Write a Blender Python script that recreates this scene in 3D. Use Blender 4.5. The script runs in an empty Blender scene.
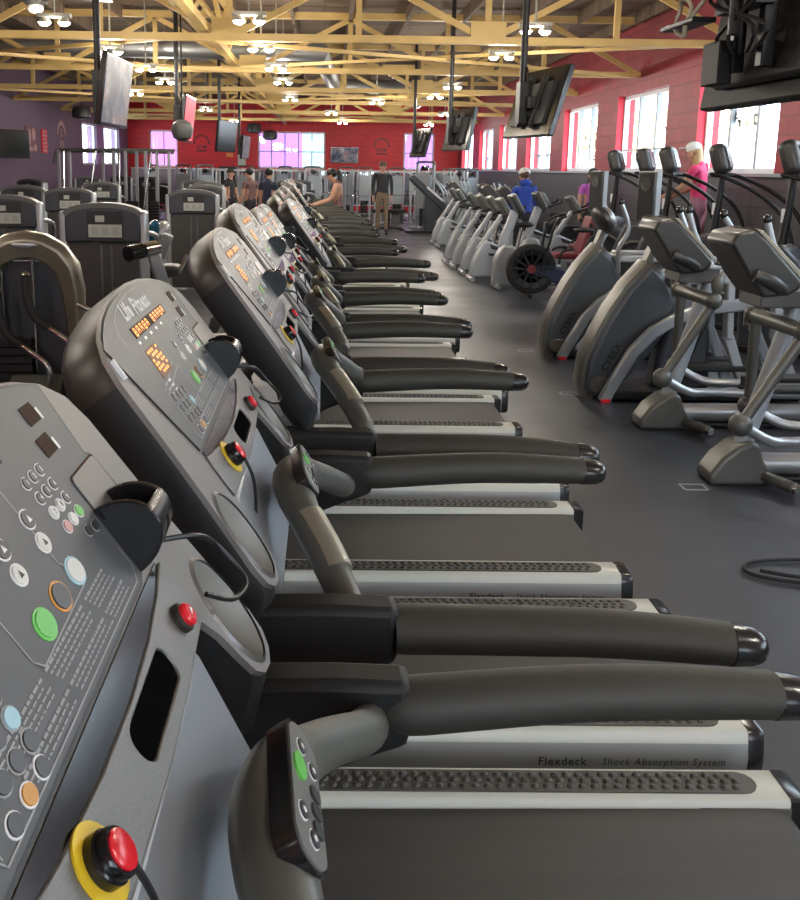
import bpy, bmesh, math, random
from mathutils import Vector as V, Matrix
random.seed(7)
SC = bpy.context.scene
COL = SC.collection
pi = math.pi
# ------------------------------------------------------------------ materials
MATS = {}
def mat(name, col, rough=.5, metal=0., emit=0., ecol=None, noise=None, bump=None, alpha=None, spec=None):
    m = bpy.data.materials.new(name); m.use_nodes = True
    nt = m.node_tree; b = nt.nodes['Principled BSDF']
    b.inputs['Base Color'].default_value = (*col, 1); b.inputs['Roughness'].default_value = rough
    b.inputs['Metallic'].default_value = metal
    if spec is not None: b.inputs['Specular IOR Level'].default_value = spec
    if emit:
        b.inputs['Emission Color'].default_value = (*(ecol or col), 1); b.inputs['Emission Strength'].default_value = emit
    if noise or bump:
        tc = nt.nodes.new('ShaderNodeTexCoord'); nz = nt.nodes.new('ShaderNodeTexNoise')
        sc, amt = noise or (bump[0], 0)
        nz.inputs['Scale'].default_value = sc; nz.inputs['Detail'].default_value = 4
        nt.links.new(tc.outputs['Object'], nz.inputs['Vector'])
        if noise:
            rp = nt.nodes.new('ShaderNodeValToRGB')
            rp.color_ramp.elements[0].position = .3; rp.color_ramp.elements[1].position = .7
            rp.color_ramp.elements[0].color = (*[c*(1-amt) for c in col], 1)
            rp.color_ramp.elements[1].color = (*[min(1, c*(1+amt)) for c in col], 1)
            nt.links.new(nz.outputs['Fac'], rp.inputs['Fac']); nt.links.new(rp.outputs['Color'], b.inputs['Base Color'])
        if bump:
            bp = nt.nodes.new('ShaderNodeBump'); bp.inputs['Strength'].default_value = bump[1]; bp.inputs['Distance'].default_value = .004
            if noise:
                n2 = nt.nodes.new('ShaderNodeTexNoise'); n2.inputs['Scale'].default_value = bump[0]
                nt.links.new(tc.outputs['Object'], n2.inputs['Vector'])
            else: n2 = nz
            nt.links.new(n2.outputs['Fac'], bp.inputs['Height']); nt.links.new(bp.outputs['Normal'], b.inputs['Normal'])
    MATS[name] = m
    return m
def brick_mat(name, c1, c2, mortar, rough=.55, scale=1.0, low=None, split=0.):
    m = bpy.data.materials.new(name); m.use_nodes = True; nt = m.node_tree; b = nt.nodes['Principled BSDF']
    tc = nt.nodes.new('ShaderNodeTexCoord'); mp = nt.nodes.new('ShaderNodeMapping'); br = nt.nodes.new('ShaderNodeTexBrick')
    mp.inputs['Rotation'].default_value = (pi/2, 0, pi/2) if scale > 0 else (pi/2, 0, 0)
    sx = nt.nodes.new('ShaderNodeSeparateXYZ'); cx = nt.nodes.new('ShaderNodeCombineXYZ')
    nt.links.new(tc.outputs['Object'], sx.inputs[0])
    nt.links.new(sx.outputs['Y' if scale > 0 else 'X'], cx.inputs['X']); nt.links.new(sx.outputs['Z'], cx.inputs['Y'])
    nt.links.new(cx.outputs[0], br.inputs['Vector'])
    br.inputs['Scale'].default_value = 1; br.inputs['Brick Width'].default_value = .40; br.inputs['Row Height'].default_value = .2
    br.inputs['Mortar Size'].default_value = .008
    br.inputs['Color1'].default_value = (*c1, 1); br.inputs['Color2'].default_value = (*c2, 1); br.inputs['Mortar'].default_value = (*mortar, 1)
    nt.links.new(br.outputs['Color'], b.inputs['Base Color']); b.inputs['Roughness'].default_value = rough
    bp = nt.nodes.new('ShaderNodeBump'); bp.inputs['Strength'].default_value = .5; bp.inputs['Distance'].default_value = .01; bp.invert = True
    nt.links.new(br.outputs['Fac'], bp.inputs['Height']); nt.links.new(bp.outputs['Normal'], b.inputs['Normal'])
    MATS[name] = m; return m
def glass_mat(name, col, refl=.08):
    m = bpy.data.materials.new(name); m.use_nodes = True; nt = m.node_tree; nt.nodes.clear()
    o = nt.nodes.new('ShaderNodeOutputMaterial'); mx = nt.nodes.new('ShaderNodeMixShader')
    t = nt.nodes.new('ShaderNodeBsdfTransparent'); g = nt.nodes.new('ShaderNodeBsdfGlossy')
    t.inputs[0].default_value = (*col, 1); g.inputs['Roughness'].default_value = .02; mx.inputs[0].default_value = refl
    nt.links.new(t.outputs[0], mx.inputs[1]); nt.links.new(g.outputs[0], mx.inputs[2]); nt.links.new(mx.outputs[0], o.inputs[0])
    MATS[name] = m; return m
def belt_mat():
    m = mat('belt', (.030, .027, .025), .55); nt = m.node_tree; b = nt.nodes['Principled BSDF']
    tc = nt.nodes.new('ShaderNodeTexCoord'); ck = nt.nodes.new('ShaderNodeTexVoronoi'); ck.inputs['Scale'].default_value = 160
    nz = nt.nodes.new('ShaderNodeTexNoise'); nz.inputs['Scale'].default_value = 3; nz.inputs['Detail'].default_value = 5
    mp = nt.nodes.new('ShaderNodeMapping'); mp.inputs['Scale'].default_value = (.6, 5, 1)
    nt.links.new(tc.outputs['Object'], mp.inputs[0]); nt.links.new(mp.outputs[0], nz.inputs['Vector'])
    nt.links.new(tc.outputs['Object'], ck.inputs['Vector'])
    rp = nt.nodes.new('ShaderNodeValToRGB'); rp.color_ramp.elements[0].color = (.020, .018, .017, 1); rp.color_ramp.elements[1].color = (.048, .042, .038, 1)
    nt.links.new(nz.outputs['Fac'], rp.inputs['Fac']); nt.links.new(rp.outputs['Color'], b.inputs['Base Color'])
    bp = nt.nodes.new('ShaderNodeBump'); bp.inputs['Strength'].default_value = .15; bp.inputs['Distance'].default_value = .002
    nt.links.new(ck.outputs['Distance'], bp.inputs['Height']); nt.links.new(bp.outputs['Normal'], b.inputs['Normal'])
def floor_mat():
    m = mat('floor_rubber', (.04, .04, .045), .3); nt = m.node_tree; b = nt.nodes['Principled BSDF']
    tc = nt.nodes.new('ShaderNodeTexCoord'); n1 = nt.nodes.new('ShaderNodeTexNoise'); n1.inputs['Scale'].default_value = .8; n1.inputs['Detail'].default_value = 6
    n2 = nt.nodes.new('ShaderNodeTexNoise'); n2.inputs['Scale'].default_value = 90
    for n in (n1, n2): nt.links.new(tc.outputs['Object'], n.inputs['Vector'])
    rp = nt.nodes.new('ShaderNodeValToRGB'); rp.color_ramp.elements[0].position = .3; rp.color_ramp.elements[1].position = .72
    rp.color_ramp.elements[0].color = (.013, .0145, .020, 1); rp.color_ramp.elements[1].color = (.044, .048, .060, 1)
    nt.links.new(n1.outputs['Fac'], rp.inputs['Fac']); nt.links.new(rp.outputs['Color'], b.inputs['Base Color'])
    r2 = nt.nodes.new('ShaderNodeMapRange'); r2.inputs['From Min'].default_value = .35; r2.inputs['From Max'].default_value = .65
    r2.inputs['To Min'].default_value = .30; r2.inputs['To Max'].default_value = .5
    nt.links.new(n1.outputs['Fac'], r2.inputs['Value']); nt.links.new(r2.outputs[0], b.inputs['Roughness'])
    bp = nt.nodes.new('ShaderNodeBump'); bp.inputs['Strength'].default_value = .25; bp.inputs['Distance'].default_value = .002
    nt.links.new(n2.outputs['Fac'], bp.inputs['Height']); nt.links.new(bp.outputs['Normal'], b.inputs['Normal'])
def plank_mat():
    m = mat('deck_planks', (.30, .22, .15), .85); nt = m.node_tree; b = nt.nodes['Principled BSDF']
    tc = nt.nodes.new('ShaderNodeTexCoord'); br = nt.nodes.new('ShaderNodeTexBrick'); nt.links.new(tc.outputs['Object'], br.inputs['Vector'])
    br.inputs['Scale'].default_value = 1; br.inputs['Brick Width'].default_value = 3; br.inputs['Row Height'].default_value = .22; br.inputs['Mortar Size'].default_value = .012
    br.inputs['Color1'].default_value = (.24, .165, .105, 1); br.inputs['Color2'].default_value = (.16, .11, .072, 1); br.inputs['Mortar'].default_value = (.08, .06, .05, 1)
    nt.links.new(br.outputs['Color'], b.inputs['Base Color'])
def screen_mat(name, e=1.0, red=False):
    m = bpy.data.materials.new(name); m.use_nodes = True; nt = m.node_tree; b = nt.nodes['Principled BSDF']
    b.inputs['Base Color'].default_value = (.01, .01, .01, 1); b.inputs['Roughness'].default_value = .45; b.inputs['Specular IOR Level'].default_value = .2
    tc = nt.nodes.new('ShaderNodeTexCoord'); nz = nt.nodes.new('ShaderNodeTexNoise'); nz.inputs['Scale'].default_value = 4.5; nz.inputs['Detail'].default_value = 5
    nt.links.new(tc.outputs['Object'], nz.inputs['Vector'])
    rp = nt.nodes.new('ShaderNodeValToRGB'); e_ = rp.color_ramp.elements
    cols = [(.30, (.01, .012, .02)), (.45, (.07, .075, .11)), (.55, (.20, .19, .23)), (.62, (.24, .12, .10)), (.72, (.5, .5, .56))]
    e_[0].position, e_[0].color = cols[0][0], (*cols[0][1], 1); e_[1].position, e_[1].color = cols[-1][0], (*cols[-1][1], 1)
    for p, c in cols[1:-1]:
        q = e_.new(p); q.color = (*c, 1)
    nt.links.new(nz.outputs['Fac'], rp.inputs['Fac']); nt.links.new(rp.outputs['Color'], b.inputs['Emission Color'])
    b.inputs['Emission Strength'].default_value = e; MATS[name] = m
belt_mat(); floor_mat(); plank_mat(); screen_mat('screen_picture', .34)
mat('foam', (.040, .039, .032), .60, bump=(900, .12))
mat('dark_plastic', (.014, .014, .014), .55, bump=(300, .1), spec=.3)
mat('gloss_black', (.010, .010, .011), .16)
mat('cap_plastic', (.020, .020, .020), .22)
mat('console_face', (.20, .188, .178), .46, .25, noise=(400, .10))
mat('console_face_edge', (.16, .15, .143), .35, .5)
mat('overlay', (.080, .083, .086), .46, .0)
mat('keypad_face', (.20, .195, .185), .4, .2)
mat('hood', (.036, .031, .025), .42, .3)
mat('tray', (.20, .19, .18), .40, .6, noise=(380, .1))
mat('white_ink', (.78, .78, .78), .5); mat('pale_ink', (.34, .34, .34), .5)
mat('ink_black', (.012, .012, .013), .4)
mat('led', (.045, .022, .012), .6, spec=.1); mat('led_text', (.9, .30, .05), .4, emit=.9, ecol=(1, .30, .05))
mat('led_dim', (.07, .045, .03), .6, emit=.12, ecol=(.6, .3, .18))
mat('green_btn', (.15, .55, .10), .35); mat('orange_btn', (.65, .30, .05), .35); mat('blue_btn', (.35, .58, .66), .35)
mat('white_btn', (.7, .69, .64), .35); mat('pink_btn', (.62, .33, .29), .35); mat('dark_btn', (.05, .05, .052), .35)
mat('yellow', (.78, .52, .02), .4); mat('red_btn', (.75, .02, .03), .22, emit=.0)
mat('cup_inner', (.5, .49, .45), .45, .3)
mat('silver_neck', (.36, .38, .41), .38, .5)
mat('deck_white', (.62, .62, .55), .38); mat('deck_silver', (.40, .41, .40), .38, .35)
mat('pad', (.070, .066, .058), .5)
mat('steel', (.62, .62, .60), .22, 1.0); mat('brass_contact', (.42, .40, .32), .38, .6)
mat('machine_silver', (.40, .41, .42), .34, .65); mat('machine_light', (.36, .385, .41), .4, .3)
mat('machine_gray', (.115, .113, .108), .42, .35); mat('shroud', (.060, .058, .055), .38, .35)
mat('arc_gray', (.100, .092, .075), .38, .3); mat('arc_side', (.075, .082, .09), .36, .25)
mat('olive_gray', (.13, .13, .115), .42, .4)
mat('slate', (.042, .046, .055), .4, .2); mat('navy', (.018, .03, .07), .4)
mat('black_metal', (.012, .012, .013), .4, .3); mat('rubber', (.012, .012, .012), .7)
mat('upholstery', (.02, .02, .022), .55); mat('red_seat', (.16, .015, .025), .5); mat('teal_ball', (.01, .07, .12), .18)
mat('white_plate', (.72, .72, .74), .4); mat('placard', (.42, .43, .38), .5); mat('amber_screen', (.35, .33, .27), .3)
mat('truss_yellow', (.62, .42, .15), .5, noise=(3, .12)); mat('truss_gusset', (.58, .40, .14), .5)
mat('duct', (.36, .37, .38), .4, .7); mat('tube_light', (.8, .78, .7), .5)
mat('lamp_glow', (1, .96, .85), .4, emit=18, ecol=(1, .95, .85)); mat('lamp_case', (.5, .48, .4), .5)
mat('red_wall', (.62, .018, .03), .5); mat('red_reveal_lit', (.70, .025, .05), .5)  # reveal red brightened as if daylight falls on the jambs
mat('purple_wall', (.16, .10, .16), .6); mat('purple_panel', (.30, .16, .33), .6)
mat('frame_white', (.7, .71, .72), .4); mat('frame_blue', (.32, .36, .42), .4)
mat('poster_red', (.72, .015, .03), .45); mat('poster_pink', (.55, .33, .30), .5); mat('poster_dark', (.16, .06, .07), .5)
mat('pink_red_screen', (.4, .01, .03), .6, emit=.30, ecol=(.75, .04, .10))
mat('paper', (.55, .56, .50), .6); mat('orange_card', (.8, .30, .06), .5)
mat('skin', (.50, .27, .18), .55); mat('skin_dark', (.33, .17, .11), .55); mat('hair_black', (.012, .01, .009), .45); mat('hair_brown', (.10, .055, .03), .5); mat('hair_blond', (.45, .30, .14), .5)
mat('jacket_black', (.014, .014, .016), .7); mat('khaki', (.19, .13, .085), .8); mat('hoodie_blue', (.02, .06, .36), .75)
mat('pants_black', (.02, .02, .025), .8); mat('pink_top', (.75, .05, .17), .7); mat('mauve_tights', (.42, .19, .25), .7)
mat('tank_brown', (.17, .09, .08), .7); mat('purple_top', (.45, .09, .42), .7); mat('navy_top', (.03, .035, .07), .8); mat('cap_white', (.75, .75, .74), .7)
mat('asphalt', (.55, .55, .56), .9); mat('leaf_yellow', (.80, .68, .30), .7); mat('leaf_green', (.55, .62, .38), .7); mat('bark', (.12, .08, .05), .9)
mat('out_white', (.75, .74, .72), .8); mat('car_white', (.7, .7, .72), .25); mat('car_red', (.5, .05, .05), .25)
mat('cream_cord', (.62, .56, .42), .5)
brick_mat('brick_red', (.36, .028, .042), (.28, .024, .036), (.20, .018, .028))
brick_mat('brick_dark', (.055, .05, .058), (.042, .04, .048), (.03, .028, .034), .5)
brick_mat('block_red', (.70, .020, .03), (.63, .017, .028), (.42, .012, .02), .5, -1)
glass_mat('glass_clear', (.93, .97, .98)); glass_mat('glass_violet', (.38, .26, .46)); glass_mat('glass_blue', (.36, .44, .48))
glass_mat('glass_rose', (.48, .27, .45))
mat('slot_shade', (.004, .004, .004), 1, spec=0); mat('bronze', (.24, .22, .17), .3, .6)
mm = mat('mirror', (.80, .82, .84), .03, 1.0)
# ------------------------------------------------------------------ mesh builder
def basis(ax):
    ax = V(ax).normalized(); t = V((0, 0, 1)) if abs(ax.z) < .9 else V((1, 0, 0))
    a = ax.cross(t).normalized(); return a, ax.cross(a).normalized(), ax
class MB:
    def __init__(s): s.v = []; s.f = []; s.m = []; s.names = []
    def mi(s, n):
        if n not in s.names: s.names.append(n)
        return s.names.index(n)
    def add(s, vs, fs, m):
        o = len(s.v); k = s.mi(m); s.v += [V(p) for p in vs]
        for f in fs: s.f.append([o+i for i in f]); s.m.append(k)
        return s
    def box(s, c, d, m, rot=None):
        c = V(c); R = rot if rot is not None else Matrix.Identity(3)
        vs = [c + R @ V((x*d[0]/2, y*d[1]/2, z*d[2]/2)) for x in (-1, 1) for y in (-1, 1) for z in (-1, 1)]
        return s.add(vs, [(0, 1, 3, 2), (4, 6, 7, 5), (0, 4, 5, 1), (2, 3, 7, 6), (0, 2, 6, 4), (1, 5, 7, 3)], m)
    def beam(s, a, b, w, h, m):                         # box beam from a to b, h roughly vertical
        a, b = V(a), V(b); d = (b-a).normalized(); up = V((0, 0, 1)) if abs(d.z) < .98 else V((0, 1, 0))
        sd = d.cross(up).normalized(); u2 = sd.cross(d)
        vs = [p + sd*(x*w/2) + u2*(z*h/2) for p in (a, b) for x, z in ((-1, -1), (1, -1), (1, 1), (-1, 1))]
        return s.add(vs, [(3, 2, 1, 0), (4, 5, 6, 7), (0, 1, 5, 4), (1, 2, 6, 5), (2, 3, 7, 6), (3, 0, 4, 7)], m)
    def tube(s, pts, r, m, n=10, cap=True, sub=0, sq=None):   # r number or list; sub: smooth the path; sq: (k) flatten second axis
        pts = [V(p) for p in pts]; rs = list(r) if isinstance(r, (list, tuple)) else [r]*len(pts)
        if sub and len(pts) > 2:
            P2 = []; R2 = []
            for i in range(len(pts)-1):
                p0 = pts[max(i-1, 0)]; p1 = pts[i]; p2 = pts[i+1]; p3 = pts[min(i+2, len(pts)-1)]
                for k in range(sub):
                    t = k/sub
                    P2.append(.5*((2*p1)+(p2-p0)*t+(2*p0-5*p1+4*p2-p3)*t*t+(3*p1-p0-3*p2+p3)*t**3)); R2.append(rs[i]*(1-t)+rs[i+1]*t)
            P2.append(pts[-1]); R2.append(rs[-1]); pts, rs = P2, R2
        vs = []; fs = []; prev = None
        for i, p in enumerate(pts):
            d = (pts[min(i+1, len(pts)-1)]-pts[max(i-1, 0)]).normalized()
            if prev is None: a, b, _ = basis(d)
            else:
                a = prev - d*prev.dot(d); a.normalize(); b = d.cross(a)
            prev = a
            for k in range(n):
                an = 2*pi*k/n; vs.append(p + (a*math.cos(an) + b*math.sin(an)*(sq or 1))*rs[i])
        L = len(pts)
        for i in range(L-1):
            for k in range(n): fs.append((i*n+k, i*n+(k+1) % n, (i+1)*n+(k+1) % n, (i+1)*n+k))
        if cap: fs += [tuple(reversed(range(n))), tuple((L-1)*n+k for k in range(n))]
        return s.add(vs, fs, m)
    def cyl(s, a, b, r, m, n=16, r2=None): return s.tube([a, b], [r, r if r2 is None else r2], m, n)
    def lathe(s, prof, o, ax, m, n=20, sx=1, sy=1, ea=None):  # prof: (radius, height)
        a, b, c = basis(ax); o = V(o)
        if ea is not None:
            a = V(ea).normalized(); b = c.cross(a)
        vs = [o + a*(r*sx*math.cos(2*pi*k/n)) + b*(r*sy*math.sin(2*pi*k/n)) + c*h for r, h in prof for k in range(n)]
        fs = [(i*n+k, i*n+(k+1) % n, (i+1)*n+(k+1) % n, (i+1)*n+k) for i in range(len(prof)-1) for k in range(n)]
        fs += [tuple(reversed(range(n))), tuple((len(prof)-1)*n+k for k in range(n))]
        return s.add(vs, fs, m)
    def ell(s, c, r, m, n=14, h=8, rot=None):
        c = V(c); R = rot if rot is not None else Matrix.Identity(3)
        vs = []; fs = []
        for i in range(1, h):
            t = pi*i/h
            for k in range(n):
                p = 2*pi*k/n; vs.append(c + R @ V((r[0]*math.sin(t)*math.cos(p), r[1]*math.sin(t)*math.sin(p), r[2]*math.cos(t))))
        for i in range(h-2):
            for k in range(n): fs.append((i*n+k, (i+1)*n+k, (i+1)*n+(k+1) % n, i*n+(k+1) % n))
        vs += [c + R @ V((0, 0, r[2])), c + R @ V((0, 0, -r[2]))]; T = len(vs)-2
        for k in range(n): fs.append((T, k, (k+1) % n)); fs.append((T+1, (h-2)*n+(k+1) % n, (h-2)*n+k))
        return s.add(vs, fs, m)
    def prism(s, poly, fr, m, m_side=None, taper=0.0):     # fr(x, y, z) -> point; poly 2D; z from fr args set by caller (z0, z1)
        f, z0, z1 = fr; n = len(poly)
        cx = sum(p[0] for p in poly)/n; cy = sum(p[1] for p in poly)/n
        q = [(cx+(p[0]-cx)*(1-taper), cy+(p[1]-cy)*(1-taper)) for p in poly]
        vs = [f(x, y, z0) for x, y in q] + [f(x, y, z1) for x, y in poly]
        s.add(vs, [tuple(reversed(range(n))), tuple(range(n, 2*n))], m)
        return s.add(vs, [(i, (i+1) % n, n+(i+1) % n, n+i) for i in range(n)], m_side or m)
    def loft(s, loops, m, cap=True):                        # list of equal-length 3D loops
        n = len(loops[0]); vs = [p for l in loops for p in l]
        fs = [(i*n+k, i*n+(k+1) % n, (i+1)*n+(k+1) % n, (i+1)*n+k) for i in range(len(loops)-1) for k in range(n)]
        if cap: fs += [tuple(reversed(range(n))), tuple((len(loops)-1)*n+k for k in range(n))]
        return s.add(vs, fs, m)
    def plate(s, outer, holes, f, z0, z1, m):              # extruded plate with holes
        bm = bmesh.new(); es = []
        for lp in [outer]+holes:
            vs = [bm.verts.new((p[0], p[1], 0)) for p in lp]
            for i in range(len(vs)): es.append(bm.edges.new((vs[i], vs[(i+1) % len(vs)])))
        bmesh.ops.triangle_fill(bm, use_beauty=True, use_dissolve=False, edges=es, normal=(0, 0, 1))
        bm.verts.index_update(); P = [v.co.copy() for v in bm.verts]; F = [[v.index for v in fc.verts] for fc in bm.faces]; bm.free()
        s.add([f(p.x, p.y, z1) for p in P], F, m); s.add([f(p.x, p.y, z0) for p in P], [list(reversed(x)) for x in F], m)
        for lp in [outer]+holes:
            n = len(lp); s.add([f(x, y, z0) for x, y in lp]+[f(x, y, z1) for x, y in lp], [(i, (i+1) % n, n+(i+1) % n, n+i) for i in range(n)], m)
        return s
    def text(s, txt, size, f, m, z=.001, bold=0, shear=0, sx=1, align='CENTER'):
        cu = bpy.data.curves.new('t', 'FONT'); cu.body = txt; cu.size = size; cu.shear = shear; cu.offset = bold; cu.align_x = align; cu.align_y = 'CENTER'; cu.resolution_u = 2; cu.space_character = 1.12
        ob = bpy.data.objects.new('t', cu); me = bpy.data.meshes.new_from_object(ob)
        s.add([f(v.co.x*sx, v.co.y, z) for v in me.vertices], [list(p.vertices) for p in me.polygons], m)
        bpy.data.objects.remove(ob); bpy.data.curves.remove(cu); bpy.data.meshes.remove(me); return s
    def build(s, name, parent=None, bevel=0, seg=2, ang=38, flat=False):
        me = bpy.data.meshes.new(name); me.from_pydata([tuple(v) for v in s.v], [], s.f)
        for n in s.names: me.materials.append(MATS[n])
        for p, k in zip(me.polygons, s.m): p.material_index = k
        bm = bmesh.new(); bm.from_mesh(me); bmesh.ops.remove_doubles(bm, verts=bm.verts, dist=1e-5); bmesh.ops.recalc_face_normals(bm, faces=bm.faces); bm.to_mesh(me); bm.free()
        if not flat:
            for p in me.polygons: p.use_smooth = True
            me.set_sharp_from_angle(angle=math.radians(ang))
        o = bpy.data.objects.new(name, me); COL.objects.link(o)
        if parent is not None: o.parent = parent
        if bevel:
            b = o.modifiers.new('bevel', 'BEVEL'); b.width = bevel; b.segments = seg; b.limit_method = 'ANGLE'; b.angle_limit = math.radians(35)
        return o
def ellipse(cx, cy, rx, ry, n=20, rot=0): return [(cx+rx*math.cos(2*pi*k/n)*math.cos(rot)-ry*math.sin(2*pi*k/n)*math.sin(rot), cy+rx*math.cos(2*pi*k/n)*math.sin(rot)+ry*math.sin(2*pi*k/n)*math.cos(rot)) for k in range(n)]
def rrect(cx, cy, hx, hy, r, n=4):
    out = []
    for qx, qy, a0 in ((1, 1, 0), (-1, 1, pi/2), (-1, -1, pi), (1, -1, 1.5*pi)):
        for k in range(n+1):
            a = a0+pi/2*k/n; out.append((cx+qx*(hx-r)+r*math.cos(a), cy+qy*(hy-r)+r*math.sin(a)))
    return out
def strip(pts, w, closed=False):                      # 2D polyline ribbon as quads
    qs = []; n = len(pts); rng = n if closed else n-1
    for i in range(rng):
        a = V(pts[i]); b = V(pts[(i+1) % n]); d = (b-a); d = d.normalized() if d.length > 1e-9 else V((1, 0)); nn = V((-d.y, d.x))*w/2
        qs.append([a-nn, b-nn, b+nn, a+nn])
    return qs
def frame(o, ex, ey, ez):
    o, ex, ey, ez = V(o), V(ex), V(ey), V(ez)
    return lambda x, y, z: o + ex*x + ey*y + ez*z
def tag(o, label=None, cat=None, group=None, kind=None):
    if label: o['label'] = label
    if cat: o['category'] = cat
    if group: o['group'] = group
    if kind: o['kind'] = kind
    return o
def thing(name, label, cat, loc=(0, 0, 0), rz=0, group=None):
    o = bpy.data.objects.new(name, None); COL.objects.link(o); o.location = loc; o.rotation_euler = (0, 0, rz); o.empty_display_size = .1
    return tag(o, label, cat, group)
def copy_tree(o, parent=None):
    c = o.copy(); COL.objects.link(c)
    if parent is not None: c.parent = parent
    for ch in KIDS.get(o.name, []): copy_tree(ch, c)
    return c
KIDS = {}
def index_kids():
    KIDS.clear()
    for o in bpy.data.objects:
        if o.parent: KIDS.setdefault(o.parent.name, []).append(o)
def place(proto, loc, rz=0, label=None, group=None, first=False, scale=None):
    o = proto if first else copy_tree(proto)
    o.location = loc; o.rotation_euler = (0, 0, rz)
    if scale: o.scale = (scale,)*3
    if label: o['label'] = label
    if group: o['group'] = group
    return o
def struct(mb, name, **k): return tag(mb.build(name, **k), kind='structure')
# ------------------------------------------------------------------ camera
CAM_F, CAM_P, CAM_Y, CAM_R, CAM_H, CAM_CX, CAM_CY = 993.42, .1945, .0091, .0131, 1.5841, 329.89, 363.87
cd = bpy.data.cameras.new('camera'); cam = bpy.data.objects.new('camera', cd); COL.objects.link(cam)
F_ = V((math.sin(CAM_Y)*math.cos(CAM_P), math.cos(CAM_Y)*math.cos(CAM_P), -math.sin(CAM_P))); r0 = V((math.cos(CAM_Y), -math.sin(CAM_Y), 0)); u0 = r0.cross(F_)
Rx = r0*math.cos(CAM_R)+u0*math.sin(CAM_R); Ux = -r0*math.sin(CAM_R)+u0*math.cos(CAM_R)
cam.matrix_world = Matrix(((Rx.x, Ux.x, -F_.x, 0), (Rx.y, Ux.y, -F_.y, 0), (Rx.z, Ux.z, -F_.z, CAM_H), (0, 0, 0, 1)))
cd.sensor_fit = 'VERTICAL'; cd.sensor_height = 24; cd.lens = 24*CAM_F/900; cd.clip_start = .02; cd.clip_end = 400
cd.shift_x = (400-CAM_CX)/900; cd.shift_y = (CAM_CY-450)/900
SC.camera = cam
vs = SC.view_settings; vs.view_transform = 'Standard'; vs.look = 'None'; vs.gamma = 1; vs.use_curve_mapping = False; vs.exposure = EXPO = 1.2
# ------------------------------------------------------------------ sky
w = bpy.data.worlds.new('sky'); SC.world = w; w.use_nodes = True; nt = w.node_tree
bg = nt.nodes['Background']; bg.inputs['Color'].default_value = (.80, .90, 1.0, 1); bg.inputs['Strength'].default_value = 4.5
sun = bpy.data.lights.new('sun', 'SUN'); sun.energy = 2.2; sun.angle = .05; sun.color = (1, .95, .88)
so = bpy.data.objects.new('sun', sun); COL.objects.link(so); so.rotation_euler = (math.radians(38), math.radians(-12), math.radians(40))
# ------------------------------------------------------------------ shell
XL, XR, YB, YF, ZC = -7.3, 5.03, 38.0, -3.5, 4.05
SILL, WTOP = 1.587, 2.84
struct(MB().box(((XL+XR)/2, (YB+YF)/2, -.1), (XR-XL+.8, YB-YF+.8, .2), 'floor_rubber'), 'floor', flat=True)
cm = MB().box(((XL+XR)/2, (YB+YF)/2, ZC+.1), (XR-XL+.8, YB-YF+.8, .2), 'deck_planks')
for k in range(14): cm.box((XL+.5+k*.9, (YB+YF)/2, ZC-.09), (.05, YB-YF, .18), 'deck_planks')
struct(cm, 'ceiling', flat=True)
wins = [(-.6, 2.4), (3.4, 6.4), (7.4, 9.9), (11.25, 13.72), (14.95, 17.5), (18.75, 21.35), (22.5, 25.2), (26.4, 29.1), (30.1, 32.8), (34.1, 36.8)]  # the first three lie out of view, included for their light
wr = MB(); T = .3
wr.box((XR+T/2, (YB+YF)/2, SILL/2-.02), (T, YB-YF, SILL-.04), 'brick_dark')
ys = [YF]+[y for a in wins for y in a]+[YB]
for i in range(0, len(ys), 2): wr.box((XR+T/2, (ys[i]+ys[i+1])/2, (SILL+WTOP)/2), (T, ys[i+1]-ys[i], WTOP-SILL), 'brick_red')
wr.box((XR+T/2, (YB+YF)/2, (WTOP+ZC)/2), (T, YB-YF, ZC-WTOP), 'brick_red')
struct(wr, 'wall_right', flat=True)
struct(MB().box((XR+.05, (YB+YF)/2, SILL-.02), (.2, YB-YF, .04), 'frame_blue'), 'trim_1', bevel=.005)
for i, (a, b) in enumerate(wins):
    m = MB(); xg = XR+.15
    for y in (a+.03, b-.03): m.box((xg, y, (SILL+WTOP)/2), (.08, .06, WTOP-SILL), 'frame_white')
    for z in (SILL+.03, WTOP-.03): m.box((xg, (a+b)/2, z), (.08, b-a, .06), 'frame_white')
    for k in (1, 2):
        y = a+(b-a)*k/3; m.box((xg, y, (SILL+WTOP)/2), (.07, .07, WTOP-SILL), 'frame_blue')
    for k, zz in ((0, SILL+.36), (1, SILL+.36), (2, SILL+.36)):
        y = a+(b-a)*(k+.5)/3
        if i % 2 == 0: m.box((xg, y, zz), (.05, (b-a)/3-.06, .03), 'frame_white')
    fo = struct(m, 'window_%d' % (i+1), flat=True)
    MB().box((xg, (a+b)/2, (SILL+WTOP)/2), (.008, b-a-.04, WTOP-SILL-.04), 'glass_clear').build('pane', fo, flat=True)
    rv = MB()
    for y in (a, b): rv.box((XR+.055, y+(.006 if y == a else -.006), (SILL+WTOP)/2), (.11, .012, WTOP-SILL), 'red_reveal_lit')
    rv.build('reveal', fo, flat=True)
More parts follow.
